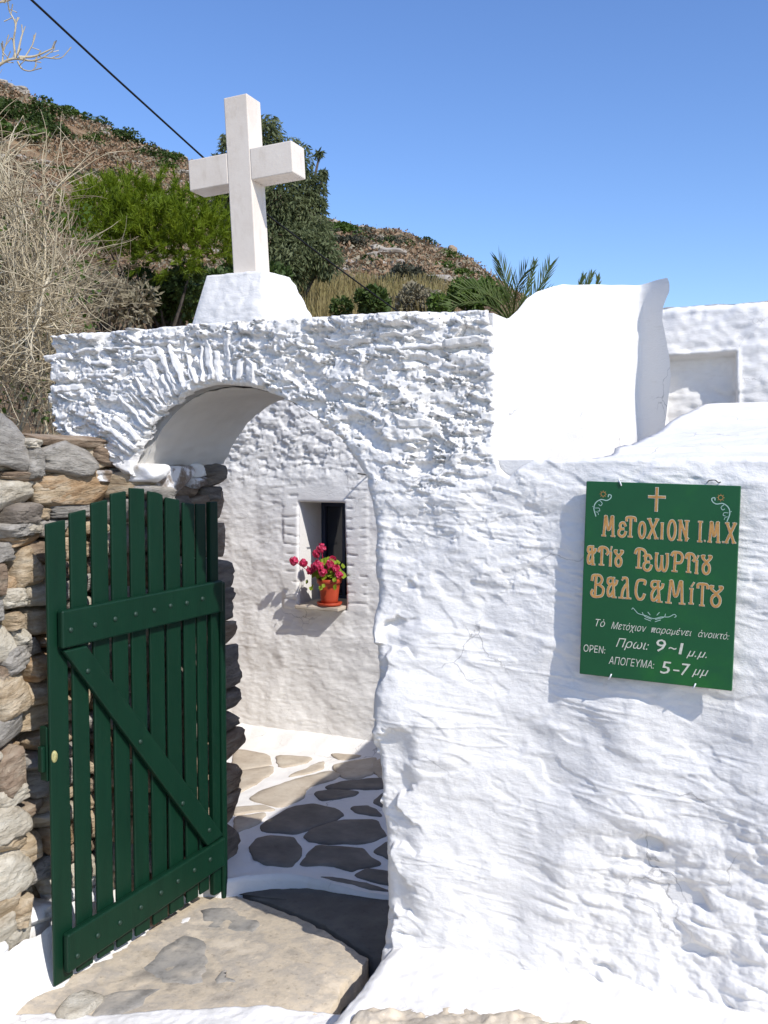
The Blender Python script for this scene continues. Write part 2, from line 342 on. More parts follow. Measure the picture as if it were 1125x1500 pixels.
def wall_height(x, z):
    """relief of the whitewashed masonry, metres towards the viewer; also used for the stones' own skins"""
    wx = x + .02 * gn(x * 9, z * 9, 51); wz = z + .012 * gn(x * 9, z * 9, 52)
    rough = ss(1.50, 1.66, z + .10 * gn(x * 4, z * 4, 60)) * (1 - ss(-.98, -.90, x))
    mid = ss(1.0, 1.5, z + .15 * gn(x * 3, z * 3, 61)) * (1 - ss(-.9, -.55, x + .1 * gn(x * 5, z * 5, 62)))
    low = ss(-.85, -.45, x - .35 * (z - .45) + .12 * gn(x * 4, z * 4, 63)) * (1 - ss(.55, .85, z + .1 * gn(x * 4, z * 4, 64)))
    # broad swell of the masonry
    h = .020 * fbm(x * 2.2, z * 2.2, 1, 2) + (.005 + .004 * rough) * fbm(x * 5, z * 6, 2, 2)
    # courses of flat stones, tilted facets
    f1, f2, dx, dy, r1, r2, r3 = worley(wx / .13, wz / .055, 21)
    joint = ss(.0, .07, f2 - f1)
    h += (.12 * mid + 1.0 * rough) * (.012 * (r1 - .5) * joint + .009 * (dx * (r2 - .40) * 2.0 + dy * (r3 - .45) * 1.2) * joint - .003 * (1 - joint))
    f1, f2, dx, dy, r1, r2, r3 = worley(wx / .055 + 3.1 * wz / .2, wz / .03, 33)
    j2 = ss(.0, .07, f2 - f1)
    h += (.12 * mid + 1.0 * rough) * j2 * (.004 * (r1 - .5) + .005 * (dx * (r2 - .4) * 2 + dy * (r3 - .5)))
    pa = fbm(wx / .10 + .5 * wz / .05, wz / .050, 140, 6, .56)
    h -= (.95 * rough + .22 * mid) * (.0150 + .006 * gn(x * 5, z * 5, 141)) * ss(.11, .15, pa)
    pa = fbm(x / .042, z / .026, 142, 5, .56)
    h -= (.85 * rough + .10 * mid) * .0065 * ss(.19, .23, pa)
    # plaster crumbs thrown over the upper part
    c = fbm(x / .030, z / .024, 41, 3)
    crumb = ss(-.25, .35, fbm(x / .10, z / .07, 44, 2))
    h += rough * crumb * .0042 * np.abs(c) * 1.6 + mid * .0013 * c
    f1, f2, dx, dy, r1, r2, r3 = worley(x / .020 + .3 * gn(x * 60, z * 60, 73), z / .014, 71)
    h += rough * crumb * .010 * np.clip(.52 - f1, 0, 1) * (r1 > .35) * (.5 + r2)
    h += rough * .030 * ss(1.45, 1.6, z) * 0 + .045 * ss(1.0, 1.65, z) * (1 - ss(-1.3, -.95, x))
    # smoother part: thick coats of limewash, long horizontal ridges, trowel dents
    t = gn(x / .30 + .6 * gn(x * 3, z * 3, 80), (z + .10 * x) / .030, 81)
    ridge = ss(-.10, .02, t) * (1 - ss(.02, .30, t)) * ss(.0, .35, gn(x / .30, z / .12, 82))
    h += (1 - rough) * (.0026 * ridge)
    t = gn(x / .22, (z + .12 * x) / .016, 84)
    h += (1 - rough) * .0011 * t * ss(-.2, .4, gn(x / .2, z / .2, 85))
    h += (1 - rough) * (.0012 * fbm(x / .05, z / .030, 86, 5, .58) + .007 * ss(-.2, .8, fbm(x / .30, z / .16, 87, 4)))
    d = fbm(x / .16 + .5 * z / .11, z / .09, 88, 2)
    h -= (1 - rough) * .0030 * ss(.30, .50, d)
    f1, f2, dx, dy, r1, r2, r3 = worley(wx / .20, wz / .12, 190)
    h += (1 - rough) * (.006 * (r1 - .5) * ss(0, .35, f2 - f1) + .012 * (dx * (r2 - .5) + dy * (r3 - .5)) * ss(0, .25, f2 - f1))
    # crumbled foot at the right
    f1, f2, dx, dy, r1, r2, r3 = worley(wx / .11 + .25 * wz / .05, wz / .055, 91)
    h += low * (.016 * (r1 - .45) * ss(0, .45, f2 - f1) + .010 * np.clip(.6 - f1, 0, 1) + .0028 * fbm(x / .035, z / .03, 92, 3) - .004)
    for (hx, hz, rx, rz, dep) in ((-.463, .54, .040, .020, .035), (-.375, .40, .055, .032, .055), (-.335, .255, .05, .013, .035), (-.60, .165, .03, .013, .025), (-1.19, .15, .04, .012, .02), (-.455, .47, .055, .02, .012)):
        q = ((x - hx + .5 * (z - hz)) / rx) ** 2 + ((z - hz + .01 * gn(x * 30, z * 30, 93)) / rz) ** 2
        h -= dep * np.exp(-q * 1.2)
    # batter: the foot swells out
    h += .035 * np.exp(-np.clip(z, 0, 3) / .22) * ss(-1.25, -.9, x)
    # rough coping strip along the top
    cz = 2.0 - .012 + .012 * gn(x * 14, x * 3, 95) + .006 * gn(x * 45, x * 9, 96)
    h += .014 * ss(cz - .006, cz + .006, z) * (x < -.92) * ss(-.9, .1, gn(x * 8, z * 3, 97))
    return h
st = .0034
xs = np.arange(-2.63, .50, st); zs = np.arange(-.12, 2.05, st)
X, Z = np.meshgrid(xs, zs, indexing='ij')
dn, inn, qx, qz = seg_dist(X + .010 * gn(X * 7, Z * 7, 5) + .004 * gn(X * 30, Z * 30, 6), Z + .006 * gn(X * 9, Z * 9, 7), OPEN); jm = (X > -1.6) & (Z < 1.4)
sd_open = np.where(inn, -dn, dn)
do, ino, _, _ = seg_dist(X, Z + .004 * gn(X * 12, X * 0, 8) - .003 * gn(X * 40, X * 0, 9), OUT)
sd_out = np.where(ino, do, -do)
d = np.minimum(sd_open, sd_out)
GX = np.gradient(d, st, axis=0); GZ = np.gradient(d, st, axis=1)
inside = d >= 0
keepv = d > -st * 1.6
push = np.where(inside, 0, -d)
PX = X + push * GX; PZ = Z + push * GZ
H = wall_height(PX, PZ)
jam = PX > -1.46
pj = fbm(PX / .22 + .3, PZ / .20, 405, 4, .48)
H = H - np.where(jam, .028 * ss(.04, .20, pj) * (1 - ss(.05, .16, sd_open + .03 * gn(PX * 9, PZ * 9, 402))) * (1 - ss(1.25, 1.45, PZ)) , 0)
H = H + np.where(jam, .075 * np.exp(-(np.clip(sd_open, 0, 9) / .26) ** 2) * (1 - ss(.75, 1.35, PZ)), 0)
# lumpy corner of the right jamb and rounded edges everywhere
rad = np.where(PX > -1.5, .045 + .025 * gn(PX * 3, PZ * 6, 12), .022)
rad = np.where(sd_out < sd_open, .012, rad)
dd = np.clip(d, 0, None)
rr = np.clip(rad - dd, 0, None)
back = rad - np.sqrt(np.clip(rad ** 2 - rr ** 2, 0, None))
PY = Y0 - H + back
quadkeep = keepv[:-1, :-1] & keepv[1:, :-1] & keepv[1:, 1:] & keepv[:-1, 1:] & (inside[:-1, :-1] | inside[1:, :-1] | inside[1:, 1:] | inside[:-1, 1:])
gate_wall = empty('gateway_wall', (-1.7, Y0, 0)); gate_wall_inv = Matrix.Translation((1.7, -Y0, 0))
tag(gate_wall, 'rough whitewashed stone wall with round arched doorway under the cross', 'wall')
def wpart(name, me, parent=gate_wall):
    o = link(name, me, parent)
    if parent is gate_wall: o.matrix_parent_inverse = gate_wall_inv
    return o
wpart('plaster_face', grid_mesh('plaster_face', np.stack([PX, PY, PZ], -1), M['white'], quadkeep))
# solid core behind the face, with the vaulted passage cut through it
def yback(x): return 3.24 if x < -1.45 else (3.0 if x < -1.2 else (2.93 if x < -.9 else 2.90))
inner = [(-2.262 if (x < -2.18 and z < 1.56) else (x + .035 if x > -1.6 else x), z + (.02 if (x > -1.6 and z > 1.3) else 0)) for x, z in OPEN]
poly = [(-2.570, -.3), (-2.570, 1.7), (-2.572, 2.022), (-1.8, 2.030), (-.945, 2.018), (-.94, -.3)] + inner[::-1]
V = [(x, Y0 + .022, z) for x, z in poly] + [(x, yback(x), z) for x, z in poly]
n = len(poly)
F = [tuple(range(n))[::-1], tuple(range(n, 2 * n))] + [(i, (i + 1) % n, n + (i + 1) % n, n + i) for i in range(n)]
wpart('wall_core', mk('wall_core', V, F, M['white'], False))
mb = MB(); mb.box(-.938, .75, Y0 + .02, 2.90, -.3, 1.592); wpart('low_wall_core', mk('low_wall_core', mb.v, mb.f, M['white'], False))
# plastered soffit of the arch: its own skin 4 mm inside the core
arc = [(x, z) for x, z in OPEN if z > 1.57 and x < -1.55]
arc = [tuple(v[:2]) for v in bez(*[(a, b, 0) for a, b in arc], n=5)]
ny = 40; rows = []
for i, (ax, az) in enumerate(arc):
    a0 = arc[max(i - 1, 0)]; a1 = arc[min(i + 1, len(arc) - 1)]; tx, tz = a1[0] - a0[0], a1[1] - a0[1]; L = math.hypot(tx, tz) + 1e-9
    nx_, nz_ = tz / L, -tx / L
    rows.append([(ax + nx_ * (.006 + .004 * float(gn(np.array(i * .35), np.array(k * .18), 14))), Y0 + .012 + (yback(ax) + .012 - Y0 - .02) * k / (ny - 1),
                  az + nz_ * (.006 + .004 * float(gn(np.array(i * .35), np.array(k * .18), 14)))) for k in range(ny)])
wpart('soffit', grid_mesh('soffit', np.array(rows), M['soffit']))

# ---- stones ---------------------------------------------------------------
def stone_mesh(name, sx, sy, sz, m, seed, n=7, p=5., amp=.10, strata=.03):
    """irregular weathered stone, half sizes sx sy sz"""
    V = []; F = []; base = {}
    def add(v):
        k = tuple(round(q, 5) for q in v)
        if k not in base: base[k] = len(V); V.append(v)
        return base[k]
    for ax in range(3):
        for s in (-1, 1):
            idx = [[None] * (n + 1) for _ in range(n + 1)]
            for i in range(n + 1):
                for j in range(n + 1):
                    v = [0, 0, 0]; v[ax] = s; v[(ax + 1) % 3] = math.tan((2 * i / n - 1) * .7) / math.tan(.7); v[(ax + 2) % 3] = math.tan((2 * j / n - 1) * .7) / math.tan(.7)
                    idx[i][j] = add(tuple(v))
            for i in range(n):
                for j in range(n):
                    q = (idx[i][j], idx[i + 1][j], idx[i + 1][j + 1], idx[i][j + 1]); F.append(q if s > 0 else q[::-1])
    A = np.array(V)
    L = (np.abs(A) ** p).sum(1) ** (1 / p); A = A / L[:, None]
    k = seed * 13.7
    A0 = A.copy(); f = 1 + amp * (gn(A[:, 0] * 1.1 + k, A[:, 1] * 1.1 + A[:, 2] * .9, seed) + .6 * gn(A[:, 1] * 1.4 + k, A[:, 2] * 1.4 - A[:, 0], seed + 3)) \
          + amp * .35 * gn(A[:, 1] * 3.1 + k + A[:, 0], A[:, 2] * 3.1 + k, seed + 5) + strata * gn(A[:, 2] * 5 + k, A[:, 1] * .8 + A[:, 0] * .8, seed + 7)
    A = A * f[:, None] * (1 + .045 * fbm(A0[:, 1] * 3.5 + k, A0[:, 2] * 5.5 + A0[:, 0] * 2, seed + 21, 3, .6) * min(1, n / 9) + .012 * np.round(2.5 * gn(A0[:, 2] * 3.2 + k, A0[:, 1] * 1.2, seed + 22)) / 2.5)[:, None]
    # a chipped corner plane or two
    rs = np.random.RandomState(seed)
    for _ in range(6):
        nrm = rs.normal(size=3); nrm /= np.linalg.norm(nrm); dcut = .78 + .26 * rs.rand()
        t = A @ nrm - dcut; t = np.clip(t, 0, None); A = A - t[:, None] * nrm[None] * .85
    A = A * np.array([sx, sy, sz])[None]
    me = fast(name, A, np.array(F), m, True)
    return me
stone_wall = empty('dry_stone_wall', (-2.45, 1.9, -.1))
tag(stone_wall, 'dry stone wall of grey, tan and rusty schist beside the open green gate', 'wall')
SWI = Matrix.Translation((2.45, -1.9, .1))
seed = [100]
def wall_stone(name, parent, inv, c, half, m, rot=(0, 0, 0), n=7, **kw):
    seed[0] += 1
    o = link(name, stone_mesh(name, half[0], half[1], half[2], M[m], seed[0], n, **kw), parent, c, rot)
    o.matrix_parent_inverse = inv
    return o
kinds = ['grey_stone', 'tan_stone', 'brown_stone', 'orange_stone', 'pale_stone', 'grey_stone', 'tan_stone', 'pale_stone']
rng = random.Random(5)
# hand-placed stones: centre y,z, half width, half height, kind, tilt  (face at x = -2.30)
LW = [(2.264, 1.655, 0.102, 0.079, 'grey_stone', -8), (2.538, 1.594, 0.131, 0.055, 'grey_stone', -6), (2.375, 1.647, 0.032, 0.017, 'pale_stone', 0), (2.552, 1.656, 0.161, 0.02, 'brown_stone', -2), (2.74, 1.598, 0.075, 0.031, 'brown_stone', -8), (2.763, 1.604, 0.049, 0.02, 'painted_stone', -20), (2.585, 1.478, 0.202, 0.065, 'orange_stone', 6), (2.269, 1.481, 0.112, 0.051, 'pale_stone', 6), (2.326, 1.425, 0.068, 0.032, 'dark_stone', -5), (2.291, 1.379, 0.056, 0.022, 'grey_stone', 0), (2.343, 1.343, 0.067, 0.023, 'orange_stone', 8), (2.251, 1.308, 0.043, 0.031, 'grey_stone', 0), (2.358, 1.26, 0.062, 0.058, 'tan_stone', 6), (2.219, 1.229, 0.067, 0.053, 'brown_stone', -10), (2.295, 1.203, 0.025, 0.027, 'orange_stone', 40), (2.28, 1.163, 0.039, 0.028, 'pale_stone', 0), (2.206, 1.137, 0.056, 0.033, 'grey_stone', 0), (2.289, 1.093, 0.033, 0.027, 'tan_stone', 0), (2.224, 1.032, 0.056, 0.056, 'pale_stone', 8), (2.305, 1.044, 0.028, 0.028, 'pale_stone', 10), (2.275, 0.975, 0.044, 0.038, 'grey_stone', 20), (2.198, 0.937, 0.053, 0.027, 'brown_stone', 0), (2.264, 0.869, 0.058, 0.065, 'tan_stone', 12), (2.231, 0.762, 0.092, 0.069, 'grey_stone', 12), (2.262, 0.635, 0.06, 0.066, 'brown_stone', 16), (2.178, 0.692, 0.039, 0.038, 'pale_stone', 0), (2.25, 0.559, 0.063, 0.034, 'pale_stone', 10), (2.237, 0.476, 0.085, 0.061, 'pale_stone', 8), (2.254, 0.413, 0.072, 0.039, 'tan_stone', 6), (2.241, 0.312, 0.093, 0.07, 'pale_stone', 8), (2.205, 0.222, 0.059, 0.045, 'tan_stone', 0), (2.299, 0.179, 0.046, 0.039, 'tan_stone', 5), (2.2, 0.151, 0.057, 0.043, 'pale_stone', 10), (2.288, 0.091, 0.065, 0.066, 'pale_stone', 5), (2.185, 0.087, 0.043, 0.04, 'painted_stone', 0), (2.232, 0.009, 0.094, 0.058, 'painted_stone', 12), (2.343, -0.056, 0.056, 0.071, 'painted_stone', 0), (2.362, 1.384, 0.043, 0.024, 'pale_stone', 0), (2.338, 1.542, 0.071, 0.016, 'brown_stone', 0), (2.373, 1.584, 0.026, 0.048, 'grey_stone', 0), (2.753, 1.529, 0.09, 0.024, 'part_painted', 0), (2.816, 1.485, 0.083, 0.042, 'grey_stone', 10)]
for (y, z, hy, hz, k, tilt) in LW:
    dpt = rng.uniform(.07, .10)
    wall_stone('stone', stone_wall, SWI, (-2.305 - dpt + rng.uniform(-.012, .012), y, z), (dpt, hy * 1.06, hz * 1.07), k, (R(tilt), R(rng.uniform(-4, 4)), R(rng.uniform(-5, 5))), 16, p=6, amp=.10, strata=.035)
# coursed stones behind and beyond them
z = -.12; row = 0
while z < 1.56:
    hh = rng.uniform(.045, .10); y = .35 + rng.uniform(0, .1)
    while y < 2.74:
        ww = rng.uniform(.10, .26)
        y1 = min(y + ww, 2.80)
        infront = y > 2.24
        seen = y > 2.0
        if not (y1 < 1.2 and row % 1):
            dpt = .07
            k = rng.choice(kinds) if z > .12 else 'painted_stone'
            xx = (-2.325 if infront else -2.385) - dpt + rng.uniform(-.015, .015)
            wall_stone('stone', stone_wall, SWI, (xx, (y + y1) / 2, z + hh / 2), (dpt, (y1 - y) / 2 * 1.04, hh / 2 * 1.07), k, (R(rng.uniform(-4, 4)), 0, 0), 10 if seen else 4, p=6, amp=.10, strata=.04)
        y = y1 + .006
    z += hh + .004; row += 1
mb = MB(); mb.box(-2.85, -2.42, .35, 2.77, -.14, 1.58)
o = link('rubble_core', mk('rubble_core', mb.v, mb.f, M['earth'], False), stone_wall); o.matrix_parent_inverse = SWI
# ---- bare stones of the left jamb (facing the passage) and the half-painted springers
def yb(z): return 3.372 - .035 * z - .03 * max(z - .7, 0)
z = -.03
while z < 1.42:
    hh = rng.uniform(.07, .19); hh = min(hh, 1.47 - z)
    if hh < .04: break
    y_end = yb(z + hh / 2) + rng.uniform(-.012, .018); y = 2.80
    cuts = [2.80, rng.uniform(2.95, 3.08), y_end] if hh < .15 else [2.80, rng.uniform(2.9, 3.0), y_end]
    for a, b in zip(cuts[:-1], cuts[1:]):
        wall_stone('jamb_stone', gate_wall, gate_wall_inv, (-2.185 - .075 + rng.uniform(-.008, .010), (a + b) / 2, z + hh / 2), (.075, (b - a) / 2 * 1.04, hh / 2 * 1.06), rng.choice(['dark_stone', 'brown_stone', 'dark_stone', 'brown_stone', 'dark_stone']), (R(rng.uniform(-3, 3)), 0, R(rng.uniform(-3, 3))), 9, p=7, amp=.08)
    z += hh + .003
for (y, z, hy, hz, k, xo) in ((2.90, 1.525, .115, .055, 'part_painted', .03), (3.06, 1.555, .035, .025, 'painted_stone', .02), (3.17, 1.53, .085, .05, 'dark_stone', .02), (2.77, 1.545, .05, .034, 'painted_stone', .06), (3.07, 1.51, .045, .02, 'part_painted', .01),
                             (2.80, 1.475, .075, .03, 'grey_stone', .05), (2.98, 1.475, .10, .025, 'brown_stone', .0), (3.18, 1.465, .08, .028, 'dark_stone', .0)):
    wall_stone('jamb_stone', gate_wall, gate_wall_inv, (-2.20 - .06 + xo, y, z), (.075, hy, hz), k, (R(rng.uniform(-4, 4)), R(4), 0), 9, p=6, amp=.09)
z = -.05
while z < 1.50:
    hh = min(rng.uniform(.06, .13), 1.56 - z)
    if hh < .035: break
    wall_stone('jamb_stone', gate_wall, gate_wall_inv, (-2.33 + rng.uniform(-.01, .01), 2.80, z + hh / 2), (.155, .085, hh / 2 * 1.06), rng.choice(['tan_stone', 'brown_stone', 'grey_stone']), (0, R(rng.uniform(-3, 3)), R(rng.uniform(-3, 3))), 9, p=7, amp=.08)
    z += hh + .003
# ---- thin voussoirs round the arch, showing through the whitewash
def skin_slab(name, poly2, proud, sd, tilt=(0, 0)):
    """whitewashed flat stone standing proud of the wall: poly2 = four corners (x,z), ccw from lower left"""
    a, b, c, dq = [np.array(p) for p in poly2]
    n1 = max(5, int(np.linalg.norm(b - a) / .0045)); n2 = max(5, int(np.linalg.norm(dq - a) / .0045))
    n1 = min(n1, 50); n2 = min(n2, 44)
    u, v = np.meshgrid(np.linspace(0, 1, n1), np.linspace(0, 1, n2), indexing='ij')
    x = (a[0] * (1 - u) + b[0] * u) * (1 - v) + (dq[0] * (1 - u) + c[0] * u) * v
    zz = (a[1] * (1 - u) + b[1] * u) * (1 - v) + (dq[1] * (1 - u) + c[1] * u) * v
    e = np.minimum(np.minimum(u, 1 - u) * n1, np.minimum(v, 1 - v) * n2)
    wob = .008
    x = x + wob * gn(zz * 30 + sd, x * 12, sd); zz = zz + wob * gn(x * 26 + sd, zz * 12, sd + 1)
    edge = ss(-.2, 1.1, e)
    hgt = proud * edge - .03 * (1 - edge) + tilt[0] * (u - .5) + tilt[1] * (v - .5)
    hgt = hgt + .0035 * fbm(x / .03, zz / .03, sd + 2, 3) + .003 * np.abs(gn(x / .016, zz / .016, sd + 3))
    swell = .020 * fbm(x * 2.2, zz * 2.2, 1, 2) + .009 * fbm(x * 5, zz * 6, 2, 2) + .045 * ss(1.0, 1.65, zz) * (1 - ss(-1.3, -.95, x))
    return grid_mesh(name, np.stack([x, Y0 - swell - hgt, zz], -1), M['white'])
arcs = [np.array(p) for p in [tuple(v[:2]) for v in bez(*[(a, b, 0) for a, b in OPEN[3:20]], n=6)]]
acc = [0]
for i in range(1, len(arcs)): acc.append(acc[-1] + np.linalg.norm(arcs[i] - arcs[i - 1]))
def on_arc(s):
    i = max(1, min(len(arcs) - 1, int(np.searchsorted(acc, s)))); t = (s - acc[i - 1]) / (acc[i] - acc[i - 1] + 1e-9)
    p = arcs[i - 1] * (1 - t) + arcs[i] * t; tg = arcs[min(i + 2, len(arcs) - 1)] - arcs[max(i - 3, 0)]; tg = tg / np.linalg.norm(tg)
    return p, np.array([-tg[1], tg[0]])
s = .012; k = 0
while s < acc[-1] * .60:
    wv = rng.uniform(.012, .028) if s < .45 else rng.uniform(.018, .036)
    p0, n0 = on_arc(s); p1, n1_ = on_arc(s + wv)
    ln = rng.uniform(.07, .20) if s < .5 else rng.uniform(.06, .13)
    off = rng.uniform(.004, .02); lean = np.array([rng.uniform(-.02, .02), 0])
    c4 = [p0 + n0 * off, p1 + n1_ * off, p1 + n1_ * ln + lean, p0 + n0 * (ln + rng.uniform(-.02, .02)) + lean]
    fade = 1 if s < .45 else .4
    wpart('voussoir', skin_slab('voussoir', [c4[3], c4[0], c4[1], c4[2]], fade * rng.uniform(.001, .009), 300 + k, (rng.uniform(-.008, .004), rng.uniform(-.010, .010))))
    s += wv + rng.uniform(.003, .010); k += 1
# ---- flat slabs showing under the coping and in the spandrels
SL = [(-2.60, 1.955, .13, .026), (-2.45, 1.965, .10, .020), (-2.33, 1.975, .15, .018), (-2.16, 1.985, .16, .018), (-2.40, 1.925, .10, .022), (-2.26, 1.935, .19, .022), (-2.055, 1.95, .09, .02),
      (-2.45, 1.88, .16, .028), (-2.55, 1.84, .12, .03), (-1.98, 1.968, .12, .018),
      (-1.45, 1.952, .15, .022), (-1.27, 1.963, .14, .018), (-1.28, 1.925, .20, .020), (-1.08, 1.935, .12, .024), (-1.22, 1.70, .10, .035), (-1.62, 1.955, .12, .02)]
for i, (x, zz, ww, hh) in enumerate(SL):
    j = lambda q: rng.uniform(-q, q)
    wpart('flat_stone', skin_slab('flat_stone', [(x, zz - hh / 2 + j(.006)), (x + ww, zz - hh / 2 + j(.008)), (x + ww + j(.02), zz + hh / 2 + j(.008)), (x + j(.02), zz + hh / 2 + j(.006))], rng.uniform(.001, .008), 500 + i * 3, (j(.010), rng.uniform(-.004, .012))))

# ------------------------------------------------------------------ plinth, kerb, threshold, courtyard paving
nx, ny = 330, 100
u, v = np.meshgrid(np.linspace(-1.245, .70, nx), np.linspace(1.95, 2.80, ny), indexing='ij')
lx = -1.238 + .02 * (2.75 - v) + .012 * gn(v * 7, v * 0, 3)
uu = u + (lx + 1.245) * (1 - ss(-1.245, -1.0, u))
zt = .095 + .03 * ss(2.35, 2.75, v) - .012 * ss(-.9, -.2, u) + .010 * fbm(u * 5, v * 5, 8, 3) + .004 * gn(u * 26, v * 26, 9) + .02 * ss(2.68, 2.79, v)
edge = np.minimum(u + 1.245, v - 1.95)
zt = zt - .30 * (1 - ss(-.004, .012, edge)) - .018 * (1 - ss(.0, .05, edge))
o = link('white_plinth', grid_mesh('white_plinth', np.stack([uu, v, zt], -1), M['white'])); tag(o, 'low whitewashed ledge along the foot of the wall under the sign', 'ledge')
# bare rock outcrop in front of the ledge
fl = np.array([(-1.212, 2.315), (-1.133, 2.418), (-1.04, 2.489), (-.896, 2.536), (-.747, 2.561), (-.584, 2.59), (-.4, 2.55), (-.1, 2.5), (.7, 2.4)])
u, t = np.meshgrid(np.linspace(-1.20, .65, 300), np.linspace(0, 1, 70), indexing='ij')
vf = np.interp(u, fl[:, 0], fl[:, 1]) + .012 * gn(u * 18, u * 0, 4) + .006 * gn(u * 50, u * 0, 5)
v = 2.02 + (vf - 2.02) * t
zt = .112 + .022 * fbm(u * 6, v * 6, 28, 4) + .006 * fbm(u * 30, v * 30, 29, 3) + .03 * ss(2.35, 2.75, v)
zt -= .035 * ss(.80, 1.0, t) + .25 * (1 - ss(0, .1, t)) + .03 * (1 - ss(-1.20, -1.15, u))
o = link('rock_outcrop', grid_mesh('rock_outcrop', np.stack([u, v, zt], -1), M['slab'])); tag(o, 'bare sandy rock in front of the white ledge', 'rock')
def fall(x): return -.055 * (1 - ss(-2.1, -1.45, x))
# white painted kerb across the front of the threshold
ki = np.array([(-2.62, 1.985), (-2.254, 2.128), (-1.96, 2.236), (-1.675, 2.349), (-1.311, 2.462)]); ko = np.array([(-2.62, 1.86), (-2.16, 2.042), (-1.885, 2.155), (-1.614, 2.266), (-1.284, 2.405)])
n1, n2 = 220, 26
a, t = np.meshgrid(np.linspace(-2.75, -1.25, n1), np.linspace(0, 1, n2), indexing='ij')
yi = np.interp(a, ki[:, 0], ki[:, 1]) + .010 * gn(a * 10, a * 0, 31) + .005 * gn(a * 32, a * 0, 32); yo = np.interp(a, ko[:, 0], ko[:, 1]) + .008 * gn(a * 8, a * 0, 33) - .015
tt = np.clip((t - .15) / .75, 0, 1)
y = yo + (yi - yo) * tt
z = .004 + fall(a) + .010 * fbm(a * 5, y * 5, 34, 4) + .002 * gn(a * 40, y * 40, 35)
z = z - .16 * (1 - ss(0, .17, t)) - .09 * ss(.88, 1, t)
o = link('kerb', grid_mesh('kerb', np.stack([a, y, z], -1), M['white'])); tag(o, kind='structure')
# threshold: one big worn slab with darker stones let into it
def chaikin(p, it=2):
    for _ in range(it):
        q = []
        for i in range(len(p)):
            a = np.array(p[i]); b = np.array(p[(i + 1) % len(p)]); q += [a * .86 + b * .14, a * .14 + b * .86]
        p = q
    return p
def flat_stone_mesh(name, poly, ztop, thick, m, sd, it=2, bev=.008, wob=.006, slope=(0, 0)):
    p = chaikin(poly, it)
    # resample
    P2 = [];
    for i in range(len(p)):
        a, b = p[i], p[(i + 1) % len(p)]; k = max(1, int(np.linalg.norm(b - a) / .03))
        for q in range(k): P2.append(a + (b - a) * q / k)
    A = np.array(P2); n = len(A)
    A = A + wob * np.stack([gn(A[:, 0] * 24, A[:, 1] * 24, sd), gn(A[:, 0] * 24, A[:, 1] * 24, sd + 1)], -1)
    c = A.mean(0); rings = []
    zz = lambda B, dz: np.column_stack([B, np.full(len(B), dz)])
    dr = c - A; dl = np.linalg.norm(dr, axis=1)[:, None]; dr = dr / dl
    V = [zz(A, ztop - thick), zz(A + dr * .001, ztop - bev * .6), zz(A + dr * bev, ztop)]
    for f in (.25, .5, .75):
        B = A + dr * (bev + (dl - bev) * f); Q = zz(B, ztop); Q[:, 2] += .004 * fbm(B[:, 0] * 9, B[:, 1] * 9, sd + 4, 3) ; V.append(Q)
    V = np.concatenate(V + [np.array([[c[0], c[1], ztop]])])
    if slope[0]: V[:, 2] += fall(V[:, 0])
    F = []
    for r in range(5):
        for i in range(n): F.append((r * n + i, r * n + (i + 1) % n, (r + 1) * n + (i + 1) % n, (r + 1) * n + i))
    for i in range(n): F.append((5 * n + i, 5 * n + (i + 1) % n, 6 * n))
    return mk(name, V, F, m, True)
mb = MB(); mb.box(-2.75, -1.15, 1.95, 3.3, -.2, -.095)
th = mb.obj('threshold', M['lane']); tag(th, kind='structure')
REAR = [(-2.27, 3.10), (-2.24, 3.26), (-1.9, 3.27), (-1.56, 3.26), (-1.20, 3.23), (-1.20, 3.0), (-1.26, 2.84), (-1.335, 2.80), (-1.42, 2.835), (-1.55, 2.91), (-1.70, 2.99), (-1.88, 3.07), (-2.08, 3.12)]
BASE = [(-2.30, 2.05), (-2.30, 2.4), (-2.28, 2.832), (-2.275, 3.14), (-2.09, 3.108), (-1.89, 3.058), (-1.71, 2.978), (-1.56, 2.898), (-1.43, 2.823), (-1.345, 2.785), (-1.352, 2.672), (-1.365, 2.615), (-1.330, 2.52), (-1.328, 2.43), (-1.621, 2.32), (-2.0, 2.16)]
link('slab', flat_stone_mesh('slab', BASE, 0, .08, M['slab'], 40, 1, .006, .010, (1, 0)), th)
link('slab', flat_stone_mesh('slab', REAR, .002, .08, M['shaded_slab'], 47, 1, .006, .010, (1, 0)), th)  # rear part of the threshold, wall's shadow deepened by a darker colour
TH = dict(g1=[(-2.06, 2.525), (-2.063, 2.764), (-1.944, 2.746), (-1.865, 2.643), (-1.776, 2.457), (-1.923, 2.461)],
          g2=[(-2.13, 2.93), (-2.046, 3.006), (-1.97, 2.975), (-1.813, 2.896), (-1.823, 2.831), (-1.976, 2.835)],
          g3=[(-1.753, 2.492), (-1.766, 2.571), (-1.664, 2.509)],
          g4=[(-2.074, 2.342), (-1.902, 2.434), (-1.891, 2.323), (-1.899, 2.242), (-1.994, 2.202)])
for i, (k, p) in enumerate(TH.items()):
    link('slab', flat_stone_mesh('slab', p, .003, .01, M['grey_slab'], 60 + i * 9, 1, .012, .026, (1, 0)), th)
link('slab', flat_stone_mesh('slab', [(-2.082, 2.168), (-2.128, 2.281), (-2.082, 2.326), (-2.009, 2.32), (-2.002, 2.211), (-2.022, 2.17)], .022, .03, M['pale_stone'], 99, 2, .014, .008, (1, 0)), th)
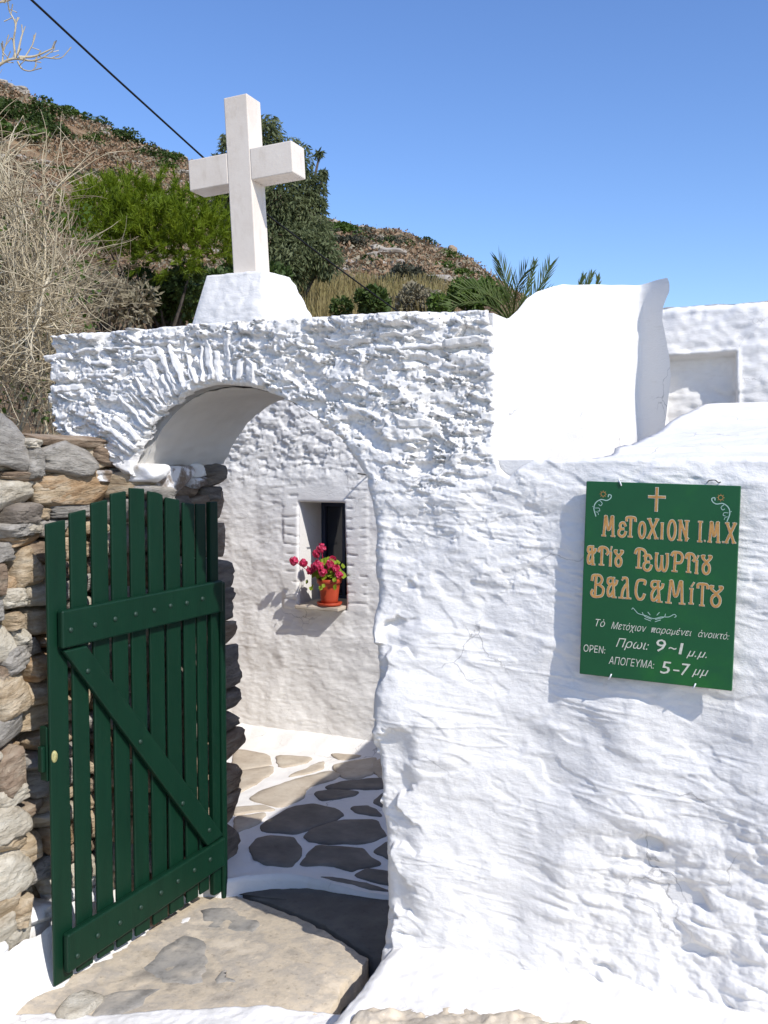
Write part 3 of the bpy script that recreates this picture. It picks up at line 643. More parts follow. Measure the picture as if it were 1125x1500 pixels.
# painted strip along the stone wall's foot
a, t = np.meshgrid(np.linspace(2.0, 2.98, 120), np.linspace(0, 1, 30), indexing='ij')
x = -2.30 + (.165 + .03 * gn(a * 7, a * 0, 71) + .01 * gn(a * 30, a * 0, 72)) * t + .05 * ss(2.2, 2.9, a) * t
z = -.062 + .15 * (1 - t) ** 4 + .008 * fbm(x * 12, a * 12, 73, 3) - .02 * ss(.9, 1, t)
o = link('limewashed_strip', grid_mesh('limewashed_strip', np.stack([x, a, z], -1), M['white']), th)
# courtyard: white joints, sandy flagstones, darker-coloured copies where the shade falls
FLAGS = [
  [(-2.256, 3.595), (-2.271, 3.671), (-2.256, 3.867), (-2.182, 3.932), (-2.062, 3.913), (-2.005, 3.866), (-2.011, 3.778), (-2.072, 3.64), (-2.089, 3.598), (-2.218, 3.551)] ,
  [(-2.038, 3.59), (-2.047, 3.652), (-1.984, 3.805), (-1.848, 3.868), (-1.781, 3.789), (-1.733, 3.72), (-1.764, 3.629), (-1.928, 3.545), (-1.998, 3.545)] ,
  [(-2.196, 3.465), (-2.168, 3.504), (-2.074, 3.535), (-1.991, 3.462), (-1.952, 3.385), (-1.938, 3.278), (-2.025, 3.271), (-2.104, 3.303), (-2.169, 3.367)] ,
  [(-1.92, 3.423), (-1.933, 3.501), (-1.758, 3.558), (-1.71, 3.498), (-1.632, 3.454), (-1.69, 3.383), (-1.701, 3.35), (-1.794, 3.368), (-1.894, 3.31)] ,
  [(-2.013, 3.966), (-1.952, 4.018), (-1.886, 3.98), (-1.847, 3.931), (-1.951, 3.906)] ,
  [(-2.259, 4.071), (-2.207, 4.145), (-2.082, 4.17), (-2.081, 4.122), (-2.135, 4.032), (-2.186, 4.002)] ,
  [(-2.247, 4.177), (-2.208, 4.282), (-2.078, 4.396), (-2.038, 4.361), (-1.996, 4.26), (-2.211, 4.153)] ,
  [(-2.202, 4.594), (-2.183, 4.699), (-2.076, 4.507), (-2.058, 4.405), (-2.14, 4.477)] ,
  [(-2.474, 3.906), (-2.485, 3.999), (-2.436, 4.176), (-2.358, 4.339), (-2.298, 4.329), (-2.284, 4.247), (-2.34, 4.134), (-2.284, 3.994), (-2.321, 3.883)] ,
  [(-2.793, 4.173), (-2.733, 4.208), (-2.654, 4.313), (-2.61, 4.221), (-2.598, 4.065), (-2.605, 3.926)] ,
  [(-2.722, 4.501), (-2.545, 4.543), (-2.54, 4.444), (-2.613, 4.352)] ,
  [(-2.965, 4.472), (-2.923, 4.492), (-2.779, 4.475), (-2.696, 4.352), (-2.763, 4.243), (-2.802, 4.206)] ,
  [(-2.496, 4.237), (-2.459, 4.502), (-2.408, 4.409), (-2.424, 4.326)] ,
  [(-2.478, 4.657), (-2.317, 4.69), (-2.385, 4.577)] ,
  [(-2.364, 4.487), (-2.231, 4.669), (-2.204, 4.562), (-2.154, 4.471), (-2.169, 4.39), (-2.233, 4.342), (-2.321, 4.43)] ,
  [(-2.486, 3.745), (-2.448, 3.775), (-2.404, 3.813), (-2.323, 3.791), (-2.412, 3.72), (-2.441, 3.677)] ,
  [(-2.419, 3.644), (-2.379, 3.677), (-2.329, 3.729), (-2.299, 3.629), (-2.31, 3.57), (-2.329, 3.507)] ,
  [(-1.947, 4.073), (-1.96, 4.194), (-1.887, 4.18), (-1.818, 4.026), (-1.868, 4.033)] ,
  [(-1.698, 3.562), (-1.684, 3.666), (-1.614, 3.638), (-1.545, 3.484), (-1.665, 3.542)] ,
  [(-1.652, 3.315), (-1.637, 3.386), (-1.557, 3.391), (-1.49, 3.38), (-1.453, 3.295), (-1.514, 3.296)] ,
  [(-1.762, 3.24), (-1.72, 3.262), (-1.616, 3.269), (-1.496, 3.239), (-1.595, 3.228), (-1.695, 3.232)] ,]
cur = np.array([(-2.4, 3.02), (-2.2, 3.03), (-2.10, 3.05), (-2.063, 3.085), (-2.023, 3.131), (-1.963, 3.17), (-1.887, 3.201), (-1.821, 3.215), (-1.741, 3.201), (-1.681, 3.188), (-1.572, 3.18), (-1.462, 3.183), (-.6, 3.19)])
u, v = np.meshgrid(np.linspace(-3.7, -.75, 300), np.linspace(0, 1, 190), indexing='ij')
yf = np.interp(u, cur[:, 0], cur[:, 1]) + .006 * gn(u * 14, u * 0, 77)
y = yf + (4.95 - yf) * v ** 1.3
z = .006 + .004 * fbm(u * 8, y * 8, 78, 3) + .012 * np.exp(-(y - yf) / .05) - .11 * (1 - ss(0, .012, y - yf))
foot = ss(4.60, 4.80, y + .03 * gn(u * 6, u * 0, 79)); z = z + .06 * foot ** 2
pav = link('courtyard_pavement', grid_mesh('courtyard_pavement', np.stack([u, y, z], -1), M['white'])); tag(pav, kind='structure')
for i, p in enumerate(FLAGS):
    c_ = np.mean(np.array(p), 0); p = [tuple(c_ + (np.array(q) - c_) * (1.06 if i < 2 else 1.12 if i < 7 else 1.24)) for q in p]
    link('flagstone', flat_stone_mesh('flagstone', p, .014, .02, M['flag'] if i not in (0, 1, 2, 3, 5, 6, 18, 19, 17, 20, 4) else M['flag_shaded'], 120 + i * 7, 2, .006, .007), pav)

# ------------------------------------------------------------------ building behind the courtyard, with the window
house = empty('courtyard_house', (-3, 4.8, 0)); HI = Matrix.Translation((3, -4.8, 0))
tag(house, 'whitewashed courtyard house wall seen through the arch, with one deep window', 'house')
def hpart(name, me):
    o = link(name, me, house); o.matrix_parent_inverse = HI; return o
YB = 4.80; WX0, WX1, WZ0, WZ1 = -2.763, -2.464, .775, 1.353
st2 = .007
xs = np.arange(-3.75, -1.72, st2); zs = np.arange(-.05, 2.16, st2)
X, Z = np.meshgrid(xs, zs, indexing='ij')
def house_height(x, z):
    up = ss(1.42, 1.62, z + .08 * gn(x * 5, z * 5, 160))
    h = .014 * fbm(x * 3, z * 3, 101, 3)
    f1, f2, dx, dy, r1, r2, r3 = worley(x / .16 + .2 * gn(x * 7, z * 7, 3), z / .06 + .2 * gn(x * 7, z * 7, 4), 102)
    j = ss(0, .14, f2 - f1)
    h += (.15 + .5 * up) * (.008 * (r1 - .5) * j + .008 * (dx * (r2 - .5) + dy * (r3 - .5)) * j - .005 * (1 - j))
    h += .0020 * fbm(x / .05, z / .028, 103, 5, .58) + up * .003 * fbm(x / .03, z / .02, 104, 2)
    t = gn(x / .25, z / .028, 105); h += .003 * np.exp(-(t / .12) ** 2) * ss(-.1, .4, gn(x / .2, z / .1, 106))
    # painted surround of the window: smooth band scored into blocks
    bx = np.maximum(np.maximum(WX0 - .10 - x, x - WX1 - .13), np.maximum(WZ0 - .02 - z, z - WZ1 - .09))
    band = 1 - ss(-.012, .012, bx + .006 * gn(x * 20, z * 20, 107))
    pa = fbm(x / .10, z / .05, 145, 5, .56); h -= (.10 + .75 * up) * .010 * ss(.12, .17, pa)
    h = h * (1 - .75 * band) + .004 * band
    sc_ = np.abs(((z + .015 * gn(x * 6, z * 6, 108)) / .052) % 1 - .5) * .052
    h -= band * .008 * np.exp(-(sc_ / .0045) ** 2) * ss(-.3, .1, gn(x * 14, z * 9, 109)) * ((x < WX0) | (x > WX1))
    return h
hole = [(WX0, WZ0), (WX1, WZ0 - .008), (WX1 - .012, WZ1), (WX0, WZ1)]
dn, inn, _, _ = seg_dist(X, Z, hole); d = np.where(inn, -dn, dn)
GX = np.gradient(d, st2, axis=0); GZ = np.gradient(d, st2, axis=1); inside = d >= 0; keepv = d > -st2 * 1.6
push = np.where(inside, 0, -d); PX = X + push * GX; PZ = Z + push * GZ
rr = np.clip(.015 - np.clip(d, 0, None), 0, None); back = .015 - np.sqrt(np.clip(.015 ** 2 - rr ** 2, 0, None))
PY = YB - house_height(PX, PZ) + back
qk = keepv[:-1, :-1] & keepv[1:, :-1] & keepv[1:, 1:] & keepv[:-1, 1:] & (inside[:-1, :-1] | inside[1:, :-1] | inside[1:, 1:] | inside[:-1, 1:])
hpart('plaster_face', grid_mesh('plaster_face', np.stack([PX, PY, PZ], -1), M['white'], qk))
mb = MB()
mb.box(-3.75, WX0 - .004, YB + .03, 7.5, -.1, 2.15); mb.box(WX1 + .004, -1.72, YB + .03, 7.5, -.1, 2.15)
mb.box(WX0 - .0035, WX1 + .0035, YB + .03, 7.5, WZ1 + .004, 2.149); mb.box(WX0 - .0035, WX1 + .0035, YB + .03, 7.5, -.1, WZ0 - .012)
hpart('house_core', mk('house_core', mb.v, mb.f, M['white'], False))
mb = MB(); dp = .30
mb.hexa([(WX0, YB + .012, WZ0 - .012), (WX0, YB + .012, WZ1), (WX0, YB + dp, WZ0 - .012), (WX0, YB + dp, WZ1), (WX0 + .002, YB + .012, WZ0 - .012), (WX0 + .002, YB + .012, WZ1), (WX0 + .002, YB + dp, WZ0 - .012), (WX0 + .002, YB + dp, WZ1)])
hpart('window_reveal', mk('window_reveal', mb.v, mb.f, M['white'], False))
win = hpart('window', None) if False else link('window', None, house); win.matrix_parent_inverse = HI
yw = YB + dp - .04
mb = MB()
mb.box(WX0 + .003, WX0 + .03, yw, yw + .04, WZ0, WZ1); mb.box(WX1 - .03, WX1, yw, yw + .04, WZ0, WZ1)
mb.box(WX0 + .03, WX1 - .03, yw + .001, yw + .039, WZ1 - .035, WZ1 + .002); mb.box(WX0 + .03, WX1 - .03, yw + .001, yw + .039, WZ0 - .01, WZ0 + .03)
mb.box(-2.625, -2.607, yw + .002, yw + .038, WZ0 + .03, WZ1 - .035); mb.box(-2.607, WX1 - .03, yw + .003, yw + .037, 1.09, 1.108)
o = link('window_frame', mk('window_frame', mb.v, mb.f, M['frame'], False), win)
for (a, b, c, e) in ((WX0 + .03, -2.625, WZ0 + .03, WZ1 - .035), (-2.607, WX1 - .03, WZ0 + .03, 1.09), (-2.607, WX1 - .03, 1.108, WZ1 - .035)):
    mb = MB(); mb.box(a, b, yw + .015, yw + .021, c, e); link('pane', mk('pane', mb.v, mb.f, M['glass'], False), win)
mb = MB(); mb.box(-2.742, -2.470, YB - .085, YB + dp - .045, WZ0 - .006, WZ0 + .016)
o = hpart('window_sill', mk('window_sill', mb.v, mb.f, M['flag'], False)); m = o.modifiers.new('bevel', 'BEVEL'); m.width = .006; m.segments = 2
# thin iron rod that throws the slanting shadow above the window
mb = MB(); mb.tube([(-2.335, YB + .02, 1.505), (-2.335, YB - .115, 1.515)], .004, 6)
o = mb.obj('iron_rod', M['iron']); tag(o, 'thin iron rod sticking out of the house wall beside the arch jamb', 'rod')

# ------------------------------------------------------------------ potted geranium on the sill
pot = empty('potted_geranium', (-2.556, 4.775, WZ0 + .017)); pot.scale = (1.12, 1.12, 1.2); tag(pot, 'red pot of pink geraniums standing on the stone window sill', 'potted plant')
mb = MB(); mb.lathe([(.040, .010), (.043, .03), (.050, .085), (.054, .103), (.060, .104), (.061, .122), (.055, .123), (.052, .112)], n=24); mb.obj('pot', M['terracotta'], pot, True)
mb = MB(); mb.lathe([(.040, .0), (.058, .002), (.063, .014), (.060, .016), (.05, .008)], n=24); mb.obj('saucer', M['terracotta'], pot, True)
mb = MB(); mb.lathe([(.051, .108), (.03, .114), (.002, .116)], n=12); mb.obj('soil', M['soil'], pot, True)
gr = random.Random(3); stems = MB(); leaves = MB(); tips = []
def gleaf(mb, c, r, nrm, ):
    nrm = Vector(nrm).normalized(); u = nrm.orthogonal().normalized(); v = nrm.cross(u); b = len(mb.v); n = 9
    mb.v.append(tuple(Vector(c) - nrm * r * .22))
    for k in range(n):
        a = 2 * math.pi * k / n; q = r * (1 + (.14 if k % 2 else -.08))
        mb.v.append(tuple(Vector(c) + (u * math.cos(a) + v * math.sin(a)) * q))
    for k in range(n): mb.f.append((b, b + 1 + k, b + 1 + (k + 1) % n))
for i in range(125):
    a = gr.uniform(0, 6.28); e = gr.uniform(.05, 1.45); rr_ = gr.uniform(.045, .088)
    p = Vector((math.cos(a) * math.cos(e) * rr_ * 1.05, math.sin(a) * math.cos(e) * rr_ * .95 - .012, .135 + math.sin(e) * rr_ * .95))
    gleaf(leaves, p, gr.uniform(.011, .019), (p.x * 2 + gr.uniform(-.05, .05), p.y * 2 - .05 + gr.uniform(-.05, .05), p.z - .08 + gr.uniform(-.03, .03)))
    stems.tube([(p.x * .2, p.y * .2, .112), (p.x * .6, p.y * .6, .13), tuple(p)], .0016, 4, False)
for i in range(16):
    p = Vector((gr.uniform(-.10, .09), gr.uniform(-.10, -.02), gr.uniform(.08, .13))); gleaf(leaves, p, gr.uniform(.007, .012), (gr.uniform(-1, 1), -1, .6))
leaves.obj('leaves', M['geranium'], pot, False)
stems.obj('stems', M['geranium'], pot, True)
for (x, y, z, r) in ((-.038, -.01, .258, .024), (-.062, -.02, .235, .02), (-.105, -.07, .195, .019), (-.148, -.085, .205, .021), (-.012, -.09, .19, .027), (.045, -.075, .195, .022), (.062, -.05, .175, .02), (.015, -.095, .165, .022), (-.06, -.085, .165, .02), (.085, -.06, .15, .016), (-.03, -.09, .185, .02), (.03, -.02, .215, .012)):
    mb = MB()
    for k in range(46):
        dv = Vector((gr.gauss(0, 1), gr.gauss(0, 1), gr.gauss(0, 1) * .8)).normalized() * r * gr.uniform(.55, 1); gleaf(mb, (x + dv.x, y + dv.y, z + dv.z), gr.uniform(.006, .010), dv + Vector((gr.uniform(-.01, .01), gr.uniform(-.01, .01), 0)))
    mb.tube([(x * .3, y * .3, .12), (x * .8, y * .8, (z + .12) / 2 + .02), (x, y, z)], .0018, 4, False)
    mb.obj('flower_head', M['petal'], pot, False)

# ------------------------------------------------------------------ cross and its pedestal
u, t = np.meshgrid(np.linspace(0, 1, 120), np.linspace(0, 1, 50), indexing='ij')
PB = [(-2.025, 2.765), (-1.712, 2.755), (-1.640, 3.06), (-2.00, 3.075)]; PT = [(-1.972, 2.805), (-1.745, 2.81), (-1.725, 2.965), (-1.925, 2.97)]
def rnd_poly(P, u, rad):
    P = [np.array(p) for p in P]; k = (u * 4) % 4; i = np.floor(k).astype(int) % 4; f = k - np.floor(k)
    A = np.array(P); a = A[i]; b = A[(i + 1) % 4]; q = a + (b - a) * f[..., None]; c = A.mean(0)
    corner = np.clip(1 - np.minimum(f, 1 - f) * 2 / rad, 0, 1) ** 2
    return c + (q - c) * (1 - .055 * corner)[..., None]
bq = rnd_poly(PB, u, .3); tq = rnd_poly(PT, u, .5); prof = ss(.0, 1, np.clip(t * 1.25, 0, 1)) * .55 + .45 * np.clip(t * 1.25, 0, 1)
w_ = np.clip(t * 1.25, 0, 1); w_ = (.75 * w_ + .25 * w_ ** 3)
xy = bq + (tq - bq) * w_[..., None]; cc = np.array([-1.835, 2.89]); cap = np.clip((t - .8) / .2, 0, 1)
xy = xy + (cc - xy) * (cap ** .8)[..., None]
zz = 2.005 + .205 * np.minimum(w_, 1) ** .95 + .006 * ss(0, .6, cap)
tb = np.floor(u * 120)
lum = .004 * fbm(xy[..., 0] * 16 + xy[..., 1] * 9, zz * 14, 401, 4, .6) + .002 * gn(xy[..., 0] * 60, zz * 40, 402)
lum = lum * (1 - cap)
out = xy - cc; out = out / (np.linalg.norm(out, axis=-1, keepdims=True) + 1e-6)
u_per = np.minimum(u, 1 - u)
lum = lum * ss(0, .05, u_per)
xy = xy + out * lum[..., None]
o = link('cross_pedestal', grid_mesh('cross_pedestal', np.concatenate([xy, (zz + lum * .3)[..., None]], -1), M['white'], None, True, False)); tag(o, 'stubby whitewashed pedestal on top of the arch carrying the cross', 'pedestal')
CR = empty('stone_cross', (-1.835, 2.885, 2.19), (0, R(-3.2), R(3))); tag(CR, 'pale marble cross standing on the white pedestal above the arch', 'cross')
def cross_part(name, x0, x1, y0, y1, z0, z1):
    mb = MB(); mb.box(x0, x1, y0, y1, z0, z1); o = mb.obj(name, M['marble'], CR, False, .0035)
    return o
cross_part('upright', -.044, .044, -.047, .047, -.06, .605)
cross_part('crossarm', -.195, -.0435, -.0467, .0467, .322, .425); cross_part('crossarm', .0435, .198, -.0467, .0467, .322, .425)

# ------------------------------------------------------------------ green picket gate (stands open, at right angles to the wall)
GA = Vector((-2.211, 2.291, 0)); GB = Vector((-2.105, 3.090, 0)); gang = math.atan2(GB.y - GA.y, GB.x - GA.x)
gate = empty('picket_gate', GA, (0, 0, gang)); tag(gate, 'dark green wooden picket gate standing open in the archway', 'gate')
# local axes: +x along the gate to the hinge, -y towards the passage (seen side)
PK = [((.006, 1.402), (.079, 1.414)), ((.093, 1.430), (.158, 1.441)), ((.176, 1.457), (.243, 1.468)), ((.255, 1.484), (.321, 1.493)), ((.334, 1.504), (.400, 1.498)), ((.414, 1.493), (.482, 1.480)), ((.492, 1.470), (.560, 1.456)), ((.573, 1.449), (.632, 1.439)), ((.639, 1.440), (.688, 1.437))]
KU = (GB - GA).length / .7787
def gz(u, z): return EYE + (z - EYE) * 1.034
for i, (a, b) in enumerate(PK):
    zb = [.004, .012, .018, .020, .024, .030, .036, .044, .05][i]
    mb = MB(); y0, y1 = -.007, .004; ua = (a[0] + .002) * KU; ub_ = b[0] * KU; za = gz(a[0], a[1] + (b[1] - a[1]) * .2); zb_ = gz(b[0], b[1])
    zb = max(gz(a[0], zb), -.048)
    mb.hexa([(ua, y0, zb), (ua, y0, za), (ua, y1, zb), (ua, y1, za), (ub_, y0, zb + .004), (ub_, y0, zb_), (ub_, y1, zb + .004), (ub_, y1, zb_)])
    mb.obj('picket', M['green'], gate, False, .004)
mb = MB(); mb.box(.705 * KU, .745 * KU, -.013, .010, -.03, 1.438); mb.obj('hinge_stile', M['green'], gate, False, .004)
mb = MB(); mb.box(.747 * KU, .772 * KU, -.022, .03, -.06, 1.14); mb.obj('gate_post', M['green'], gate, False, .006)
def rail(name, u0, u1, z00, z01, z10, z11, y0, y1):
    z00 = gz(u0, z00); z01 = gz(u0, z01); u0 *= KU; z10 = gz(u1, z10); z11 = gz(u1, z11); u1 *= KU
    mb = MB(); mb.hexa([(u0, y0, z00), (u0, y0, z01), (u0, y1, z00), (u0, y1, z01), (u1, y0, z10), (u1, y0, z11), (u1, y1, z10), (u1, y1, z11)]); return mb.obj(name, M['green'], gate, False, .006)
tr = rail('top_rail', .036, .742, 1.032, 1.146, 1.052, 1.164, -.037, -.012)
br = rail('bottom_rail', .036, .742, .042, .162, .130, .232, -.037, -.012)
mb = MB(); y0, y1 = -.034, -.012
mb.hexa([(.045, y0, 1.005), (.135, y0, 1.008), (.045, y1, 1.005), (.135, y1, 1.008), (.655 * KU, y0, .182), (.738 * KU, y0, .196), (.655 * KU, y1, .182), (.738 * KU, y1, .196)])
mb.obj('brace', M['green'], gate, False, .005)
def bolt(u, z, par, y=-.0375):
    z = gz(u, z); u *= KU
    mb = MB(); mb.tube([(u, y + .004, z), (u, y - .003, z), (u, y - .005, z)], [.008, .008, .004], 8); mb.obj('bolt', M['steel'], par, True)
for u, z in ((.066, 1.086), (.158, 1.089), (.239, 1.095), (.325, 1.099), (.406, 1.102), (.48, 1.106), (.557, 1.106), (.634, 1.111)): bolt(u, z, tr)
for u, z in ((.07, .085), (.15, .115), (.24, .12), (.33, .135), (.42, .15), (.50, .16), (.58, .17), (.66, .18)): bolt(u, z, br)
for u, z in ((.13, .95), (.34, .68), (.53, .42), (.66, .285)): bolt(u, z, gate, -.0345)
mb = MB(); mb.box(.006, .09, .008, .04, .60, .77); mb.box(-.008, .006, .014, .034, .63, .71); mb.obj('lock_box', M['green'], gate, False, .003)
mb = MB(); mb.v = []; prof = [(.0085, .0)]
mb.tube([(.022, -.0060, .678), (.022, -.0115, .678)], [.012, .010], 14); o = mb.obj('keyhole_plate', M['brass'], gate, True); o.scale = (1, 1, 1.7); o.location = (0, 0, -.678 * .7)

# ------------------------------------------------------------------ painted sign
SG = empty('painted_sign', (-.664, Y0 - .036, 1.000), (R(-1.0), R(1.2), 0)); tag(SG, 'dark green painted sign with gold Greek lettering on the white wall', 'sign')
SWd, SHt = .402, .535
mb = MB(); mb.box(0, SWd, -.007, .007, 0, SHt); mb.obj('board', M['board'], SG, False, .002)
for bx, bz in ((.03, .48), (.34, .48), (.03, .03), (.34, .03)):
    mb = MB(); mb.box(bx, bx + .03, .0072, .05, bz, bz + .03); mb.obj('spacer_block', M['wood'], SG)
def arcp(cx, cy, rx, ry, a0, a1, n=14): return [(cx + rx * math.cos(R(a0 + (a1 - a0) * i / n)), cy + ry * math.sin(R(a0 + (a1 - a0) * i / n))) for i in range(n + 1)]
GL = {
 'M': [[(.14, 0), (.22, 1)], [(.86, 0), (.80, 1)], [(.22, 1), (.30, .98), (.42, .42), (.5, .32), (.60, .45), (.72, .98), (.80, 1)], [(0, 0), (.28, 0)], [(.72, 0), (1, 0)]],
 'e': [[(.9, .80), (.7, 1), (.35, .96), (.22, .76), (.40, .56), (.68, .56)], [(.40, .56), (.10, .40), (.10, .14), (.45, 0), (.82, .1), (.98, .34)]],
 'T': [[(.02, .84), (.1, 1), (.9, 1), (1, .84)], [(.5, 1), (.5, 0)], [(.28, 0), (.72, 0)]],
 'O': [arcp(.5, .5, .42, .5, 0, 360, 20)],
 'X': [[(.15, 1), (.84, 0)], [(.9, 1), (.12, 0)], [(0, 1), (.3, 1)], [(.72, 1), (1, 1)], [(0, 0), (.28, 0)], [(.7, 0), (1, 0)]],
 'I': [[(.5, 1), (.5, 0)], [(.05, 1), (.95, 1)], [(.05, 0), (.95, 0)]],
 'N': [[(.18, 0), (.18, 1)], [(.18, 1), (.8, .12)], [(.8, 1), (.8, 0)], [(0, 1), (.34, 1)], [(.62, 1), (1, 1)], [(0, 0), (.36, 0)], [(.8, 0), (1, .12)]],
 '.': [[(.3, .3), (.7, .3)], [(.3, .7), (.7, .7)]],
 'A': [[(.56, 1), (.74, 0)], [(.62, .74), (.32, .62), (.10, .34), (.18, .06), (.42, .10), (.68, .36)], [(.34, .98), (.12, .94), (.06, .76), (.2, .66)], [(.34, 1), (.74, 1)], [(.55, 0), (.95, 0)], [(.72, .62), (.92, .72), (.98, .86)]],
 'G': [[(.34, 0), (.34, .92)], [(.0, .76), (.12, .94), (.40, 1), (.80, .94), (.98, .74), (.86, .62)], [(.12, 0), (.58, 0)]],
 'J': [[(.5, .70), (.5, 0)], [(.1, .70), (.8, .70)], [(.05, 0), (.95, 0)], [(.45, .82), (.95, 1)]],
 '8': [arcp(.5, .30, .36, .30, 0, 360, 18), [(.74, .50), (.42, .70), (.12, .86), (.0, 1), (.22, 1)], [(.26, .50), (.60, .70), (.88, .86), (1, 1), (.78, 1)]],
 'w': [[(.08, 1), (.06, .4), (.2, .04), (.40, .10), (.5, .5), (.5, .86)], [(.5, .5), (.58, .08), (.80, .04), (.94, .4), (.92, 1)], [(.0, 1), (.2, 1)], [(.8, 1), (1, 1)]],
 'P': [[(.28, 0), (.32, 1)], [(.0, .84), (.14, .98), (.40, 1), (.80, .96), (.98, .74), (.82, .48), (.32, .44)], [(.08, 0), (.52, 0)]],
 'B': [[(.32, 0), (.36, 1)], [(.04, .76), (.10, .96), (.34, 1), (.68, .98), (.84, .80), (.68, .60), (.36, .55)], [(.60, .57), (.96, .40), (.90, .10), (.58, 0), (.2, 0), (.02, .14), (.12, .28)]],
 'L': [[(.30, 1), (.60, 1), (.66, .78), (.76, 0)], [(.62, .72), (.32, .40), (.22, 0)], [(.0, 0), (.42, 0)], [(.56, 0), (1, 0)], [(.22, .9), (.30, 1)]],
 'C': [[(.92, .80), (.96, .96), (.6, 1), (.24, .92), (.10, .6), (.12, .25), (.38, .0), (.74, .04), (.92, .26)]],
}
def ribbon(mb, pts, wd, y):
    pts = [Vector((p[0], 0, p[1])) for p in pts]
    if len(pts) < 2: return
    if (pts[0] - pts[-1]).length > 1e-6:
        pts[0] = pts[0] - (pts[1] - pts[0]).normalized() * wd * .35; pts[-1] = pts[-1] + (pts[-1] - pts[-2]).normalized() * wd * .35
    b = len(mb.v); n = len(pts)
    closed = (pts[0] - pts[-1]).length < 1e-6
    for i, p in enumerate(pts):
        a = pts[i - 1] if i else (pts[-2] if closed else p); c = pts[i + 1] if i < n - 1 else (pts[1] if closed else p)
        t = (c - a).normalized(); nn = Vector((-t.z, 0, t.x)) * wd / 2
        mb.v += [(p.x + nn.x, y, p.z + nn.z), (p.x - nn.x, y, p.z - nn.z)]
    for i in range(n - 1): mb.f.append((b + 2 * i, b + 2 * i + 1, b + 2 * i + 3, b + 2 * i + 2))
def smooth2(st_):
    if len(st_) < 3: return st_
    q = bez(*[(a, b, 0) for a, b in st_], n=4); return [(v.x, v.y) for v in q]
ROWS = [
 [('M', 0.0452, 0.3842, 0.0417, 0.0593), ('e', 0.0889, 0.3843, 0.0274, 0.0444), ('T', 0.1096, 0.385, 0.0311, 0.0587), ('O', 0.1434, 0.384, 0.0249, 0.0479), ('X', 0.1664, 0.3844, 0.0353, 0.0577), ('I', 0.2017, 0.3846, 0.0132, 0.0477), ('O', 0.2194, 0.3829, 0.0286, 0.0575), ('N', 0.2466, 0.3831, 0.0338, 0.0583), ('I', 0.2969, 0.3823, 0.018, 0.0586), ('.', 0.316, 0.384, 0.0051, 0.008), ('M', 0.3232, 0.3829, 0.0365, 0.0575), ('.', 0.3613, 0.3834, 0.0049, 0.0082), ('X', 0.3652, 0.3839, 0.0335, 0.0566)],
 [('A', 0.007, 0.3031, 0.0291, 0.0568), ('G', 0.0373, 0.3038, 0.0339, 0.0557), ('J', 0.0685, 0.303, 0.0115, 0.0587), ('8', 0.082, 0.3032, 0.028, 0.0482), ('G', 0.1371, 0.3023, 0.0354, 0.0586), ('e', 0.1592, 0.2967, 0.0286, 0.0480), ('w', 0.1904, 0.2982, 0.0406, 0.0529), ('P', 0.2329, 0.2997, 0.0352, 0.0575), ('G', 0.2692, 0.2999, 0.03, 0.0561), ('J', 0.2935, 0.2983, 0.0145, 0.0532), ('8', 0.3104, 0.2985, 0.0296, 0.0529)],
 [('B', 0.021, 0.2156, 0.0414, 0.0657), ('A', 0.0643, 0.2176, 0.0334, 0.0596), ('L', 0.0977, 0.2175, 0.0385, 0.0611), ('C', 0.1398, 0.2178, 0.0343, 0.0588), ('A', 0.1813, 0.2149, 0.039, 0.062), ('M', 0.2221, 0.2145, 0.0557, 0.065), ('J', 0.2813, 0.2169, 0.0188, 0.0627), ('T', 0.3019, 0.2144, 0.0322, 0.0624), ('8', 0.3341, 0.2145, 0.0368, 0.0584)]]
for row in ROWS:
    for (c, x, z, ww, hh) in row:
        lo, li = MB(), MB()
        pad = .0035
        for k, s_ in enumerate(GL[c]):
            q = [(x + pad + a * (ww - 2 * pad), z + pad + b * (hh - 2 * pad)) for a, b in smooth2(s_)]
            thick = .0060 if (len(s_) > 2 or abs(s_[0][1] - s_[1][1]) > .3) else .0030
            if c == '.': thick = .003
            ribbon(lo, q, thick + .0021, -.0076 - .00003 * k); ribbon(li, q, thick, -.0082 - .00003 * k)
        lt = li.obj('letter', M['ochre'], SG); lo.obj('letter_outline', M['cream'], lt)
lo, li = MB(), MB()
for q, wd in (([(.191, .462), (.191, .5215)], .0062), ([(.171, .4985), (.212, .4985)], .0055)):
    ribbon(lo, q, wd + .003, -.0076 - wd * .01); ribbon(li, q, wd, -.0082 - wd * .01)
o = lo.obj('cross_outline', M['cream'], SG); o = li.obj('painted_cross', M['ochre'], SG)
